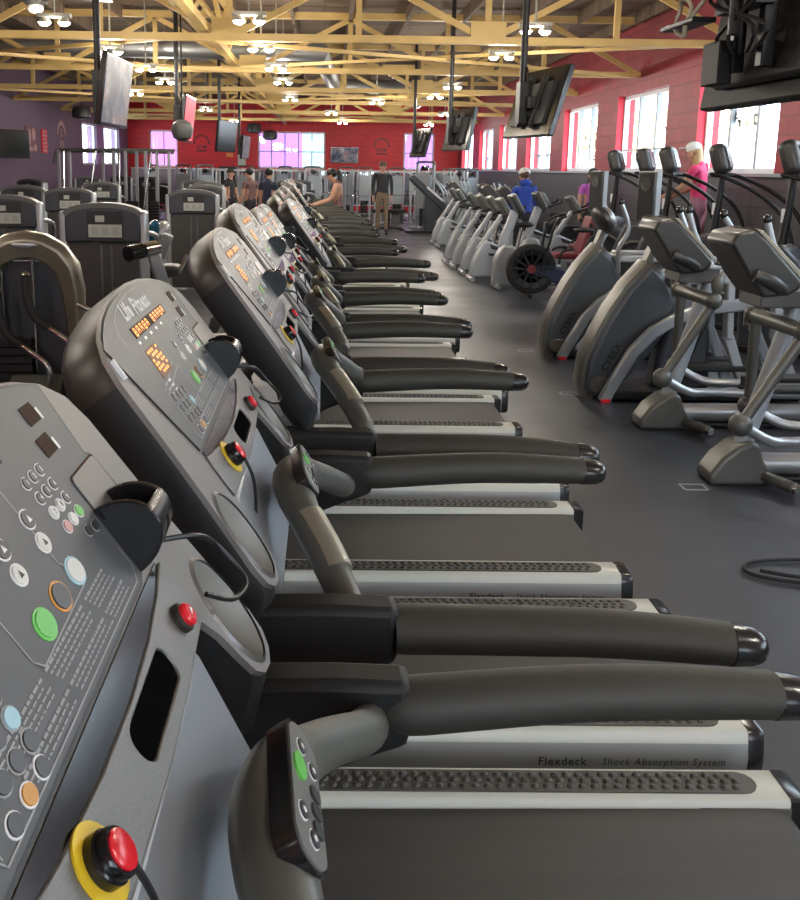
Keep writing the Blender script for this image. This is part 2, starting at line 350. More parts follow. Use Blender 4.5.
# back wall with openings
bw = [(-6.5, -5.44, 1.55, 2.89, 'glass_rose'), (-2.45, .07, 1.55, 2.88, 'glass_violet'), (3.0, 4.15, 1.55, 2.91, 'glass_violet')]
m = MB(); xs = [XL-.3]+[x for q in bw for x in q[:2]]+[XR+.3]
m.box(((XL+XR)/2, YB+.15, .775), (XR-XL+.6, .3, 1.55), 'block_red')
for i in range(0, len(xs), 2): m.box(((xs[i]+xs[i+1])/2, YB+.15, 2.225), (xs[i+1]-xs[i], .3, 1.35), 'block_red')
m.box(((XL+XR)/2, YB+.15, 3.475), (XR-XL+.6, .3, 1.15), 'block_red')
struct(m, 'wall_back', flat=True)
for i, (a, b, z0, z1, g) in enumerate(bw):
    m = MB(); z1 = 2.9
    for x in (a+.03, b-.03): m.box((x, YB+.12, (z0+z1)/2), (.06, .08, z1-z0), 'frame_white')
    for z in (z0+.03, z1-.03): m.box(((a+b)/2, YB+.12, z), (b-a, .08, .06), 'frame_white')
    n = 5 if b-a > 2 else 2
    for k in range(1, n): m.box((a+(b-a)*k/n, YB+.12, (z0+z1)/2), (.035, .05, z1-z0), 'frame_blue')
    m.box(((a+b)/2, YB+.12, z0+.62), (b-a, .05, .03), 'frame_blue')
    fo = struct(m, 'window_%d' % (10+i), flat=True)
    xm = a+(b-a)*.66 if i == 1 else b-.02
    MB().box(((a+.02+xm)/2, YB+.12, (z0+z1)/2), (xm-a-.02, .008, z1-z0-.04), g).build('pane', fo, flat=True)
    if i == 1: MB().box(((xm+b)/2, YB+.12, (z0+z1)/2), (b-xm, .008, z1-z0-.04), 'glass_blue').build('pane', fo, flat=True)
# left wall
lw = [(30.9, 32.8, 1.6, 2.86), (33.9, 36.4, 1.6, 2.86)]
m = MB(); ys = [YF]+[y for q in lw for y in q[:2]]+[YB]
m.box((XL-.15, (YB+YF)/2, .8), (.3, YB-YF, 1.6), 'purple_wall')
for i in range(0, len(ys), 2): m.box((XL-.15, (ys[i]+ys[i+1])/2, 2.23), (.3, ys[i+1]-ys[i], 1.26), 'purple_wall')
m.box((XL-.15, (YB+YF)/2, (2.86+ZC)/2), (.3, YB-YF, ZC-2.86), 'purple_wall')
struct(m, 'wall_left', flat=True)
for i, (a, b, z0, z1) in enumerate(lw):
    m = MB()
    for y in (a+.03, b-.03, (a+b)/2): m.box((XL-.1, y, (z0+z1)/2), (.06, .05, z1-z0), 'frame_white')
    for z in (z0+.03, z1-.03): m.box((XL-.1, (a+b)/2, z), (.06, b-a, .06), 'frame_white')
    fo = struct(m, 'window_%d' % (20+i), flat=True)
    MB().box((XL-.1, (a+b)/2, (z0+z1)/2), (.008, b-a-.04, z1-z0-.04), 'glass_clear').build('pane', fo, flat=True)
struct(MB().box((XL+.01, 33.35, 2.2), (.02, 1.0, 1.2), 'purple_panel'), 'trim_2', flat=True)
# unseen wall behind the camera, added to cut fill; its windows sized for light
m = MB(); T_ = .3; fx = [(-.2, 1.9), (2.7, 4.6)]
m.box(((XL+XR)/2, YF-.15, .5), (XR-XL+.6, T_, 1.0), 'brick_dark'); m.box(((XL+XR)/2, YF-.15, (2.9+ZC)/2), (XR-XL+.6, T_, ZC-2.9), 'block_red')
xs = [XL-.3]+[x for q in fx for x in q]+[XR+.3]
for i in range(0, len(xs), 2): m.box(((xs[i]+xs[i+1])/2, YF-.15, 1.95), (xs[i+1]-xs[i], T_, 1.9), 'block_red')
struct(m, 'wall_front', flat=True)
for i, (a, b) in enumerate(fx):
    m = MB()
    for x in (a+.03, b-.03, (a+b)/2): m.box((x, YF-.12, 1.95), (.06, .08, 1.9), 'frame_white')
    for z in (1.03, 2.87): m.box(((a+b)/2, YF-.12, z), (b-a, .08, .06), 'frame_white')
    fo = struct(m, 'window_%d' % (30+i), flat=True)
    MB().box(((a+b)/2, YF-.12, 1.95), (b-a-.04, .008, 1.86), 'glass_clear').build('pane', fo, flat=True)
# mirrors under the red wall
for i in range(6):
    x0 = XL+.1+i*2.04
    mo = MB().box((x0+1.0, YB-.02, .86), (2.0, .02, 1.26), 'mirror').build('wall_mirror', flat=True)
    MB().box((x0+1.0, YB-.02, 1.505), (2.02, .03, .03), 'frame_white').box((x0+1.0, YB-.02, .22), (2.02, .03, .03), 'frame_white').build('trim', mo, flat=True)
    tag(mo, 'mirror panel along the foot of the red back wall', 'mirror', 'mirrors on the back wall')
# ------------------------------------------------------------------ roof trusses
ZB, ZT = 3.1, 3.93
def truss(y, gx0=XL, gx1=XR):
    n = 8; L = gx1-gx0
    rt = bpy.data.objects.new('roof_truss', None); COL.objects.link(rt); rt.location = (0, y, 0); rt['kind'] = 'structure'
    m = MB()
    for s in (-.035, .035): m.beam((gx0, s, ZB), (gx1, s, ZB), .05, .085, 'truss_yellow')
    m.build('bottom_chord', rt, flat=True)
    MB().beam((gx0, 0, ZT), (gx1, 0, ZT), .1, .1, 'truss_yellow').build('top_chord', rt, flat=True)
    m = MB(); g = MB()
    for k in range(n+1):
        x = gx0+L*k/n
        if 0 < k < n: m.beam((x, 0, ZB), (x, 0, ZT), .07, .05, 'truss_yellow')
        if k % 2 == 0:
            for sg in (-1, 1):
                if 0 <= k+sg <= n: m.beam((x+sg*.06, .0, ZB+.03), (x+sg*L/n, 0, ZT-.04), .05, .075, 'truss_yellow')
            if 0 < k < n:
                g.box((x, -.05, ZB+.09), (.42, .012, .26), 'truss_gusset')
                for q in range(-3, 4): g.box((x+q*.05, -.06, ZB+.03+abs(q)*.045), (.016, .012, .016), 'truss_yellow')
    m.build('web', rt, flat=True); g.build('gusset_plate', rt, flat=True)
    return rt
TY = [4.4, 8.4, 12.4, 16.4, 20.4, 24.2, 28.5, 33.0]
for y in TY: truss(y)
# longitudinal girders and plan bracing
def girder(x, zb, zt, w):
    m = MB()
    m.beam((x, 1, zb), (x, YB, zb), w, w, 'truss_yellow'); m.beam((x, 1, zt), (x, YB, zt), w, w, 'truss_yellow')
    yy = 1.0; k = 0
    while yy < YB-1:
        m.beam((x, yy, zb if k % 2 else zt), (x, yy+2, zt if k % 2 else zb), w*.6, w*.8, 'truss_yellow')
        if k % 2: m.beam((x, yy, zb), (x, yy, zt), w*.6, w*.6, 'truss_yellow')
        yy += 2; k += 1
    o = m.build('roof_girder', flat=True); o['kind'] = 'structure'
girder(-1.42, ZB+.1, ZT-.06, .095); girder(-1.75, ZB+.35, ZT-.06, .06)
m = MB()
for y0, y1 in ((4.4, 8.4), (12.4, 16.4), (20.4, 24.2), (28.5, 33.0)):
    for xa, xb in ((XL+.2, -1.5), (-1.3, XR-.1)):
        m.beam((xa, y0+.1, ZB-.03), (xb, y1-.1, ZB-.03), .07, .045, 'truss_yellow'); m.beam((xa, y1-.1, ZB+.03), (xb, y0+.1, ZB+.03), .07, .045, 'truss_yellow')
o = m.build('roof_brace', flat=True); o['kind'] = 'structure'
m = MB(); m.tube([(-6.5, 17.0, 3.5), (-2.6, 17.1, 3.5), (-.1, 17.3, 3.5), (.25, 25, 3.55), (2.6, 25.4, 3.55), (2.8, 31, 3.55)], .17, 'duct', 16)
tag(m.build('air_duct'), 'round silver air duct running between the yellow roof trusses', 'duct')
tag(MB().cyl((-1.3, 19.6, 3.8), (-.2, 19.6, 3.8), .05, 'tube_light', 12).box((-.75, 19.6, 3.88), (1.3, .12, .05), 'lamp_case').build('tube_lamp'), 'long pale tube lamp fixed under the roof between trusses', 'lamp')
# ------------------------------------------------------------------ high bay lamps; those near and behind the camera are added for light
LZ = 3.0
LP = [(-2.75, 10.6), (-2.73, 13.2), (-2.68, 15.5), (-2.75, 17.8), (-3.8, 20.7), (-.75, 10.3), (-.78, 12.7), (-.71, 15.1), (-.7, 17.5), (-.72, 21.8), (2.2, 6.9), (2.18, 10.75), (2.26, 13.2), (2.25, 18.0), (2.22, 20.5), (1.15, 22.4), (-3.0, 26), (.2, 27), (3.2, 27), (-2.8, 32), (.6, 32.5), (3.4, 33), (-3.2, 6.8), (2.6, 4.2), (-3.4, 4.0), (2.6, 1.0), (-2.6, .9), (1.6, -1.6), (-2.2, -1.8)]
first = None
for i, (x, y) in enumerate(LP):
    if first is None:
        t = thing('ceiling_lamp', 'twin ceiling lamp glowing white between the roof trusses', 'ceiling lamp', (x, y, LZ), 0, 'twin lamps under the roof')
        MB().box((0, 0, .07), (.34, .10, .04), 'lamp_case').cyl((0, 0, .08), (0, 0, ZC-LZ), .012, 'lamp_case', 8).build('housing', t, bevel=.01)
        for s in (-1, 1):
            q = MB().lathe([(.03, .06), (.058, .02), (.068, 0)], (s*.10, 0, 0), (0, 0, 1), 'lamp_case', 14).build('shade', t)
            MB().ell((s*.10, 0, .0), (.058, .058, .035), 'lamp_glow', 12, 6).build('bulb', q)
        first = t; index_kids()
    else: place(t, (x, y, LZ))
    ld = bpy.data.lights.new('lamp_light', 'POINT'); ld.shadow_soft_size = .12; ld.energy = LAMP_E = 27; ld.color = (1, .93, .82)
    lo = bpy.data.objects.new('lamp_light', ld); COL.objects.link(lo); lo.location = (x, y, LZ-.14)
# ------------------------------------------------------------------ treadmills
CV = V((-.5902, 0, .8073)); CN = V((.8073, 0, .5902)); CP = V((-.083, 0, 1.037))
cf = lambda u, v, n: CP + V((0, u, 0)) + CV*v + CN*n
def console_outline():
    r = [(0, .432), (.10, .428), (.19, .417), (.26, .403), (.32, .384), (.360, .356), (.376, .318), (.380, .22), (.388, .132), (.402, .04), (.408, .01), (.402, -.018), (.382, -.034), (.35, -.040), (.318, -.034), (.298, -.018), (.288, .01), (.28, .045), (.26, .078), (.13, .072), (0, .068)]
    return r + [(-u, v) for u, v in reversed(r[1:-1])]
def make_console(t, full):
    out = console_outline(); cups = [ellipse(s*.349, .044, .051, .070, 28) for s in (-1, 1)]
    m = MB(); m.plate(out, cups, cf, -.004, .004, 'console_face')
    con = m.build('console', t, ang=30)
    # back housing: lofted rings behind the face
    m = MB(); L = []
    cx, cy = 0, .2
    for n, sc, dv in ((-.004, 1.0, 0), (-.012, 1.006, 0), (-.055, 1.0, 0), (-.072, .975, .0), (-.080, .92, .005)):
        L.append([cf(cx+(u-cx)*sc, cy+(v-cy)*sc+dv-(.05*max(0, min(1, (.08-v)/.10)) if n < -.05 else .012*max(0, min(1, (.08-v)/.10)) if n < -.01 else 0), n) for u, v in out])
    n = len(out)
    for a, b in zip(L[:-1], L[1:]):
        for k in range(n):
            k2 = (k+1) % n; vv = (out[k][1]+out[k2][1])/2
            m.add([a[k], a[k2], b[k2], b[k]], [(0, 1, 2, 3)], 'hood' if vv > .29 else 'dark_plastic')
    m.add(L[-1], [tuple(range(n))], 'dark_plastic')
    m.build('housing', con, ang=32)
    # lower connecting block under the console
    MB().loft([[cf(-.25, .07, -.01), cf(.25, .07, -.01), cf(.25, .07, -.13), cf(-.25, .07, -.13)], [V((-.05, -.24, .93)), V((-.05, .24, .93)), V((-.20, .24, .90)), V((-.20, -.24, .90))]], 'silver_neck').build('lower_cover', con, bevel=.015)
    for s in (-1, 1):                                   # cup wells
        m = MB(); c = [ellipse(s*.349, .044, .051*k, .070*k, 28) for k in (1, .96, .9, .85)]
        m.loft([[cf(u, v, q) for u, v in e] for e, q in zip(c, (.004, -.03, -.08, -.092))], 'cup_inner', cap=False); m.add([cf(u, v, -.092) for u, v in c[3]], [tuple(range(28))], 'cup_inner')
        o1, i1 = ellipse(s*.349, .044, .056, .076, 28), ellipse(s*.349, .044, .051, .070, 28)
        for k in range(28):
            j = (k+1) % 28; m.add([cf(*o1[k], .004), cf(*o1[j], .004), cf(*i1[j], .007), cf(*i1[k], .007)], [(0, 1, 2, 3)], 'console_face_edge')
        m.build('cup_holder', con)
    # overlay panel
    pan = [(-.348, .368), (-.32, .380), (-.26, .398), (-.19, .411), (-.10, .420), (0, .424), (.10, .421), (.19, .410), (.26, .397), (.306, .385), (.290, .297), (.304, .290), (.311, .212), (.190, .167), (-.269, .165)]
    ov = MB().prism([(u*1.0, v) for u, v in pan], (cf, .004, .0065), 'overlay', 'ink_black')
    # dark seam around the panel
    for q in strip(pan, .0035, True): ov.add([cf(p.x, p.y, .0068) for p in q], [(0, 1, 2, 3)], 'ink_black')
    z = .0072
    def line(pts, wd=.0016, mtl='pale_ink', closed=False):
        for q in strip(pts, wd, closed): ov.add([cf(p.x, p.y, z) for p in q], [(0, 1, 2, 3)], mtl)
    def btn(u, v, rx, ry, mtl, ring='white_ink', rot=0):
        if ring: ov.prism(ellipse(u, v, rx*1.22, ry*1.22, 16, rot), (cf, .0065, .0073), ring)
        ov.prism(ellipse(u, v, rx, ry, 16, rot), (cf, .0065, .0086), mtl, taper=-.02)
    # logo arc and lettering
    arc = [(-.245, .350), (-.248, .368), (-.225, .388), (-.18, .401), (-.12, .410), (-.05, .416), (.03, .417)]
    line(arc, .0025)
    sgn = lambda s: frame(cf(s[0], s[1], 0), (0, s[2], 0), CV, CN)
    ov.text('Life', .040, sgn((-.125, .392, 1)), 'white_ink', z, .0016, .3); ov.text('Fitness', .040, sgn((-.010, .390, 1)), 'white_ink', z, .0016, .3)
    # badges, windows
    for u, v in ((.237, .366), (.222, .332)):
        ov.prism(rrect(u, v, .017, .011, .002), (cf, .0065, .0075), 'led'); line([(u+.022, v-.012), (u+.022, v+.002)], .006, 'white_ink')
    lt = MB().prism(rrect(-.352, .335, .0045, .016, .003), (cf, .004, .009), 'white_ink').build('side_badge', con)
    # recess plate at the upper right
    ov.prism(rrect(.258, .254, .044, .036, .006), (cf, .0065, .0080), 'console_face_edge'); line(rrect(.258, .254, .045, .037, .006), .003, 'gloss_black', True)
    # keypad 3 x 4
    kk = ['dark_btn']*6 + ['white_btn', 'white_btn', 'dark_btn', 'pink_btn', 'white_btn', 'green_btn']
    for r in range(4):
        for c in range(3):
            u = .126+c*.0215+(.004*r); v = .320-r*.0185
            i = r*3+c; btn(u, v, .0075, .0058, kk[i]);
            if r < 3: ov.text('1234567890'[i], .0075, sgn((u, v, 1)), 'white_ink' if kk[i] == 'dark_btn' else 'ink_black', .0092, .0002)
    for u, v in ((.17, .245), (.19, .242)): btn(u, v, .007, .0055, 'ink_black', 'pale_ink')
    for u, v, mt in ((.092, .235, 'white_btn'), (.040, .234, 'dark_btn'), (-.010, .233, 'green_btn')):
        btn(u, v, .0150, .0115, mt, {'white_btn': 'blue_btn', 'dark_btn': 'orange_btn', 'green_btn': 'green_btn'}[mt])
    # speed and incline pads
    for u0 in (.082, .012):
        for k in range(2): btn(u0-.004*k, .298-k*.024, .0105, .0085, 'dark_btn' if k == 0 else 'white_btn'); ov.add([cf(u0-.004*k-.004, .298-k*.024-.003, .0090), cf(u0-.004*k+.004, .298-k*.024-.003, .0090), cf(u0-.004*k, .298-k*.024+.004, .0090)], [(0, 1, 2)], 'white_ink' if k == 0 else 'ink_black')
    # workout pads at the left
    for r in range(3):
        for c in range(4): btn(-.205+c*.026, .245-r*.0205-.002*c, .0095, .0075, 'dark_btn' if (r, c) != (1, 3) else 'blue_btn', 'pale_ink')
    for c in range(3): btn(-.196+c*.03, .181, .009, .007, 'orange_btn' if c == 1 else 'dark_btn')
    # outlines
    line([(-.225, .178), (-.225, .165+.09), (-.06, .272), (-.06, .225), (-.05, .215), (.09, .221), (.098, .232), (.098, .25)], .0016)
    line([(-.235, .19), (-.225, .173), (.185, .173), (.20, .186), (.20, .21)], .0016); line([(.075, .34), (.075, .252), (.098, .232)], .0014)
    line([(-.232, .262), (-.08, .283), (-.08, .36)], .0014)
    # caution text blocks: rows of fine lines
    rt = random.Random(3)
    for u0, u1 in ((-.175, -.07), (-.055, .055), (.07, .135)):
        for k in range(7):
            v = .213-k*.0050-(.004 if k > 3 else 0); u = u0+.004*k
            while u < u1+.004*k-.008*(k % 2):
                l_ = rt.uniform(.004, .011); line([(u, v), (u+l_, v)], .0026 if k in (0, 4) else .0017); u += l_+.0022
    # text row under the display
    for k in range(5): line([(-.18+k*.05, .341), (-.165+k*.05, .341)], .005, 'white_ink')
    for k in range(4):
        for c in range(2): line([(-.205+c*.03, .268-k*.009), (-.186+c*.03, .268-k*.009)], .004, 'white_ink' if c else 'pale_ink')
    ov.build('overlay_panel', con, ang=30)
    d = MB().prism([(-.172, .349), (.114, .349), (.114, .368), (-.172, .368)], (cf, .0065, .0078), 'led')
    for k in range(11):
        if k == 5: continue
        u = -.158+k*.0255
        for q in strip([(u-.006, .352), (u-.006, .364), (u+.006, .364), (u+.006, .352)], .0028, k % 3 == 0): d.add([cf(p.x, p.y, .0082) for p in q], [(0, 1, 2, 3)], 'led_text')
        for q in strip([(u-.006, .358), (u+.006, .358)], .0028): d.add([cf(p.x, p.y, .0082) for p in q], [(0, 1, 2, 3)], 'led_text')
    d.build('message_display', con, flat=True)
    d = MB().prism([(-.186, .275), (-.098, .275), (-.104, .327), (-.178, .327)], (cf, .0065, .0078), 'led_dim')
    for k in range(6):
        for c in range(5):
            if (k*7+c*3) % 4: d.prism(rrect(-.174+c*.0165, .284+k*.0075, .005, .0022, .001, 1), (cf, .0078, .0082), 'led_text')
    line2 = [(-.108, .277), (-.114, .327)]
    d.build('profile_display', con, flat=True)
    # accessory tray with slot
    tr = [(-.268, .153), (-.19, .142), (-.09, .134), (.02, .132), (.12, .137), (.20, .147), (.262, .159), (.275, .128), (.262, .096), (.235, .084), (.12, .074), (0, .072), (-.27, .080)]
    slot = rrect(.052, .107, .078, .0175, .016, 5)
    def tf(u, v, n): return cf(u, v, n)
    MB().plate(tr, [slot], tf, .004, .0085, 'tray').prism(slot, (tf, .002, .0062), 'slot_shade').build('accessory_tray', con, bevel=.002, seg=2)  # black plate paints the dark depth of the slot
    MB().prism([(-.264, .161), (.256, .162), (.2, .147), (.12, .137), (.02, .132), (-.09, .134), (-.19, .142), (-.264, .153)], (cf, .004, .0062), 'gloss_black').build('tray_recess_shade', con)  # flat dark plate stands in for the shade of a recess
    e = MB(); bc = tf(-.160, .112, .0085); e.lathe([(.029, 0), (.029, .002)], bc, CN, 'yellow', 26).lathe([(.0195, .002), (.0195, .010), (.018, .011), (.018, .017), (.0165, .019)], bc, CN, 'gloss_black', 24).lathe([(.0145, .018), (.0145, .0205), (.012, .022)], bc, CN, 'red_btn', 20).build('emergency_stop', con)
    e = MB(); bc = tf(.205, .110, .0085); e.lathe([(.016, 0), (.016, .006), (.014, .008)], bc, CN, 'hood', 20).lathe([(.0125, .007), (.0125, .012), (.009, .015)], bc, CN, 'red_btn', 20).add([bc+V((0, -.004, 0))+CN*.0155+CV*-.002, bc+V((0, .006, 0))+CN*.0155+CV*.001, bc+V((0, .003, 0))+CN*.0155+CV*.005], [(0, 1, 2)], 'white_ink').build('stop_key', con)
    # clip holder: two half-round cheeks with an open pocket between them
    vc, hv, hn = .2125, .040, .052
    arc_ = lambda k0, k1, r=1.0, n=20: [(vc-hv*r*math.cos(pi*(k0+(k1-k0)*k/n)), .004+hn*r*math.sin(pi*(k0+(k1-k0)*k/n))) for k in range(n+1)]
    m = MB()
    for ua, ub in ((.208, .217), (.266, .276)): m.prism(arc_(0, 1), ((lambda v, n, u: cf(u, v, n)), ua, ub), 'gloss_black')
    o_, i_ = arc_(0, .60), arc_(0, .60, .88)
    m.loft([[cf(.214, *o_[k]), cf(.270, *o_[k]), cf(.270, *i_[k]), cf(.214, *i_[k])] for k in range(21)], 'cap_plastic')
    m.prism(rrect(.242, .205, .030, .032, .004), (cf, .004, .007), 'gloss_black')
    q_ = arc_(.18, .40, 1.012, 6); m.loft([[cf(.238, *p), cf(.248, *p)] for p in q_], 'slot_shade', cap=False)  # black ribbon painted on as the dark of a slot
    m.build('clip_holder', con, ang=40, bevel=.002)
    a = cf(.262, .178, .022); b = cf(.30, .150, .045); c = cf(.352, .115, .04); d2 = cf(.345, .065, .045); e2 = cf(.30, .066, .035); f2 = cf(.268, .098, .024)
    MB().tube([a, b, c, d2, e2, f2], .0032, 'ink_black', 8, sub=6).build('clip_cable', con)
    g0 = tf(-.150, .09, .022)
    MB().tube([tf(-.156, .104, .026), g0+V((.012, .0, -.03)), g0+V((.015, .02, -.10)), g0+V((.010, .035, -.16)), g0+V((.012, .05, -.22))], .0028, 'ink_black', 8, sub=5).ell(g0+V((.012, .034, -.155)), (.006, .006, .012), 'ink_black', 8, 6).build('safety_cord', con)
    return con
def pebble_pad(y0, x0, x1, z, w):
    m = MB(); pts = []
    for k in range(9): a = pi/2+pi*k/8; pts.append((x0+w/2+w/2*math.cos(a), y0+w/2*math.sin(a)))
    for k in range(9): a = -pi/2+pi*k/8; pts.append((x1-w/2+w/2*math.cos(a), y0+w/2*math.sin(a)))
    m.prism(pts, (lambda x, y, q: V((x, y, z+q)), 0, .004), 'pad')
    nx = int((x1-x0-.03)/.0265)
    for i in range(nx):
        for j in (-1, 0, 1):
            x = x0+.03+i*.0265+(.008 if j == 0 else 0); y = y0+j*.0215
            if x > x1-.02-.012*abs(j): continue
            m.lathe([(.0095, -.001), (.0085, .0025), (.006, .0048), (.0025, .0058)], (x, y, z+.004), (0, 0, 1), 'pad', 8)
    return m
def make_treadmill():
    t = thing('treadmill', '', 'treadmill'); XD = 1.045; XF = -.72; ZD = .234; YI, YO = .2685, .391
    # belt
    m = MB(); prof = [(XF+.1, .205), (XD-.04, .218), (XD-.012, .210), (XD-.002, .185), (XD-.012, .155), (XD-.05, .14), (XF+.1, .14)]
    m.prism(prof, (lambda x, z, y: V((x, y, z)), -.262, .262), 'belt'); m.build('running_belt', t, ang=50)
    for s in (-1, 1):
        pr = [(YI, .19), (YI, ZD-.006), (YI+.006, ZD), (YO-.010, ZD), (YO-.002, ZD-.006), (YO+.004, ZD-.03), (YO+.010, .17), (YO+.004, .11), (YO-.02, .085), (YI+.01, .085)]
        m = MB(); n = len(pr)
        for x0, x1 in ((XF, XD),):
            vs = [V((x, s*y, z)) for x in (x0, x1) for y, z in pr]
            for i in range(n):
                j = (i+1) % n; q = [vs[i], vs[j], vs[n+j], vs[n+i]]
                m.add(q, [(0, 1, 2, 3)], 'deck_white' if i in (0, 1, 2, 3, 4) else 'deck_silver')
            m.add(vs[:n], [tuple(range(n))], 'deck_silver'); m.add(vs[n:], [tuple(range(n))], 'deck_silver')
        sr = m.build('side_rail', t, ang=50)
        pebble_pad(s*(YI+YO)/2, XF+.25, XD-.055, ZD, .078).build('foot_pad', sr, ang=70)
        m = MB(); L = []
        for x, k in ((XD-.001, 1.0), (XD+.028, 1.0), (XD+.04, .94)):
            L.append([V((x, s*((y-.33)*k+.33), (z-.15)*k+.15+.001)) for y, z in pr])
        m.loft(L, 'cap_plastic'); m.build('end_cap', sr, ang=40)
        if s == -1:
            f = frame((.585, -(YO+.0108), .158), (1, 0, 0), (0, .06, 1), (0, -1, .06))
            m = MB().text('Flexdeck', .030, f, 'ink_black', .0015, .0003).build('lettering', sr, flat=True); m = MB().text('Shock Absorption System', .026, frame((.835, -(YO+.0108), .158), (1, 0, 0), (0, .06, 1), (0, -1, .06)), 'ink_black', .0015, 0, .2)
            m.build('lettering', sr, flat=True)
    # rear roller and inner strip
    m = MB().cyl((XD-.035, -.262, .178), (XD-.035, .262, .178), .028, 'machine_silver', 16)
    for s in (-1, 1): m.box((XD-.10, s*.2655, .205), (.20, .005, .02), 'tray')
    m.build('rear_roller', t)
    # motor hood
    L = []
    for x, zt, w in ((-.98, .10, .34), (-.95, .20, .37), (-.86, .275, .385), (-.70, .30, .39), (-.58, .285, .39), (-.52, .235, .385)):
        L.append([V((x, y, z)) for y, z in ((-w, .03), (-w, zt*.7), (-w+.03, zt), (w-.03, zt), (w, zt*.7), (w, .03))])
    m = MB().loft(L, 'machine_gray'); m.box((-.75, 0, .302), (.28, .5, .012), 'olive_gray'); m.build('motor_hood', t, bevel=.01)
    m = MB()
    for x in (-.8, .92):
        for s in (-1, 1): m.cyl((x, s*.30, 0), (x, s*.30, .09), .028, 'rubber', 10)
    m.build('foot', t)
    m = MB(); m.box((.1, 0, .11), (1.9, .5, .05), 'black_metal'); m.build('under_frame', t)
    # mast panel between the uprights
    m = MB(); L = []
    for x, z, w, d in ((-.50, .27, .33, .10), (-.40, .50, .30, .10), (-.27, .78, .27, .10), (-.16, .93, .245, .11)):
        L.append([V((x-d, -w, z)), V((x, -w*.98, z)), V((x+.02, -w*.5, z)), V((x+.02, w*.5, z)), V((x, w*.98, z)), V((x-d, w, z))])
    m.loft(L, 'silver_neck').build('mast', t, bevel=.012)
    for s in (-1, 1):
        y = s*.4025
        m = MB(); pr = [(-.30, .90), (-.16, .985), (.02, .988), (.112, .985), (.112, .903), (.06, .885), (.0, .86), (-.10, .80), (-.24, .70), (-.44, .20), (-.56, .20), (-.42, .60)]
        m.prism(pr, (lambda x, z, q: V((x, s*.369+q, z)), -.03, .03), 'dark_plastic').build('upright', t, bevel=.012)
        m = MB(); m.cyl((.03, s*.34, .90), (.03, s*.3355, .90), .007, 'ink_black', 10); m.build('bolt', t)
        yi = s*.369; ym = s*.385
        rl = MB().tube([(.106, yi, .943), (.13, yi, .944), (.30, ym, .950), (.42, ym+s*.007, .950), (.572, y, .942)], [.039, .041, .0395, .0385, .0345], 'foam', 18, sub=3, sq=.84); rl = rl.build('handrail', t)
        MB().tube([(.571, y, .941), (.60, y, .939), (.616, y, .937), (.624, y, .936)], [.035, .032, .025, .010], 'cap_plastic', 16, sub=2, sq=.84).build('end_cap', rl)
    # cross handlebar with keypads and pulse contacts
    pth = [(.04, -.345, .925), (.042, -.315, .932), (.030, -.27, .950), (.0, -.20, .985), (-.028, -.13, 1.015), (-.048, -.07, 1.038), (-.058, 0, 1.046)]
    rr = [.023, .025, .0255, .0255, .027, .033, .034]
    pth2 = pth+[(x, -y, z) for x, y, z in reversed(pth[:-1])]; rr2 = rr+rr[-2::-1]
    cb = MB().tube(pth2, rr2, 'olive_gray', 16, sub=5).build('cross_handlebar', t, ang=60)
    ez = V((.855, .03, .51)).normalized(); ey = V((0, 1, .12)); ey = (ey-ez*ey.dot(ez)).normalized(); ex = ez.cross(ey)
    f = frame(V((-.056, -.008, 1.050)), ey, ex, ez)
    k = MB().prism(rrect(0, 0, .084, .028, .0275, 8), (f, .014, .0335), 'gloss_black', taper=.0).prism(rrect(0, 0, .080, .0245, .024, 8), (f, .0335, .0355), 'keypad_face')
    k.prism(ellipse(.018, .012, .016, .010, 18), (f, .0355, .038), 'green_btn')
    for i in range(3): k.prism(rrect(.006-.021*i, -.012, .008, .0075, .005), (f, .0355, .038), 'dark_btn')
    for u, v in ((.050, .006), (.036, -.012), (-.036, .012), (-.054, -.003)): k.prism(ellipse(u, v, .010, .0075, 14), (f, .0355, .0365), 'white_ink'); k.prism(ellipse(u, v, .0088, .0064, 14), (f, .0365, .038), 'dark_btn'); k.prism(ellipse(u, v, .003, .003, 6), (f, .038, .0384), 'white_ink')
    k.build('remote_keypad', cb, ang=35)
    for s in (-1,):
        pc = [V((-.030, s*.128, 1.0165)), V((-.016, s*.16, 1.003)), V((.002, s*.20, .9855)), V((.016, s*.236, .968))]
        MB().tube([q+V((.005, 0, .004)) for q in pc], [.0268, .0262, .0256, .0252], 'brass_contact', 14, sub=2, sq=.95).build('pulse_contact', cb)
    cb.location = (.008, 0, 0)
    make_console(t, True)
    return t
TM = make_treadmill(); index_kids()
TR = [(0, .739, 0), (0, 1.68, 0), (.02, 2.61, 0), (-.01, 3.57, 0), (.01, 4.55, 0), (0, 5.54, 0), (.11, 6.50, -.05), (-.02, 7.42, 0), (.06, 8.5, .02), (-.08, 9.45, 0), (-.05, 10.4, 0), (-.12, 11.35, 0), (-.03, 12.3, 0), (-.10, 13.25, 0), (-.16, 14.2, 0), (-.2, 15.15, 0), (-.28, 16.1, 0), (-.3, 17.95, 0), (-.3, 18.9, 0), (-.3, 19.85, 0)]
ORD = ['first', 'second', 'third', 'fourth', 'fifth', 'sixth', 'seventh', 'eighth', 'ninth', 'tenth', 'eleventh', 'twelfth', 'thirteenth', 'fourteenth', 'fifteenth', 'sixteenth', 'seventeenth', 'eighteenth', 'nineteenth', 'twentieth']
UP = {2: (.035, .02, .038), 3: (.03, 0, .07), 4: (.02, 0, .02)}
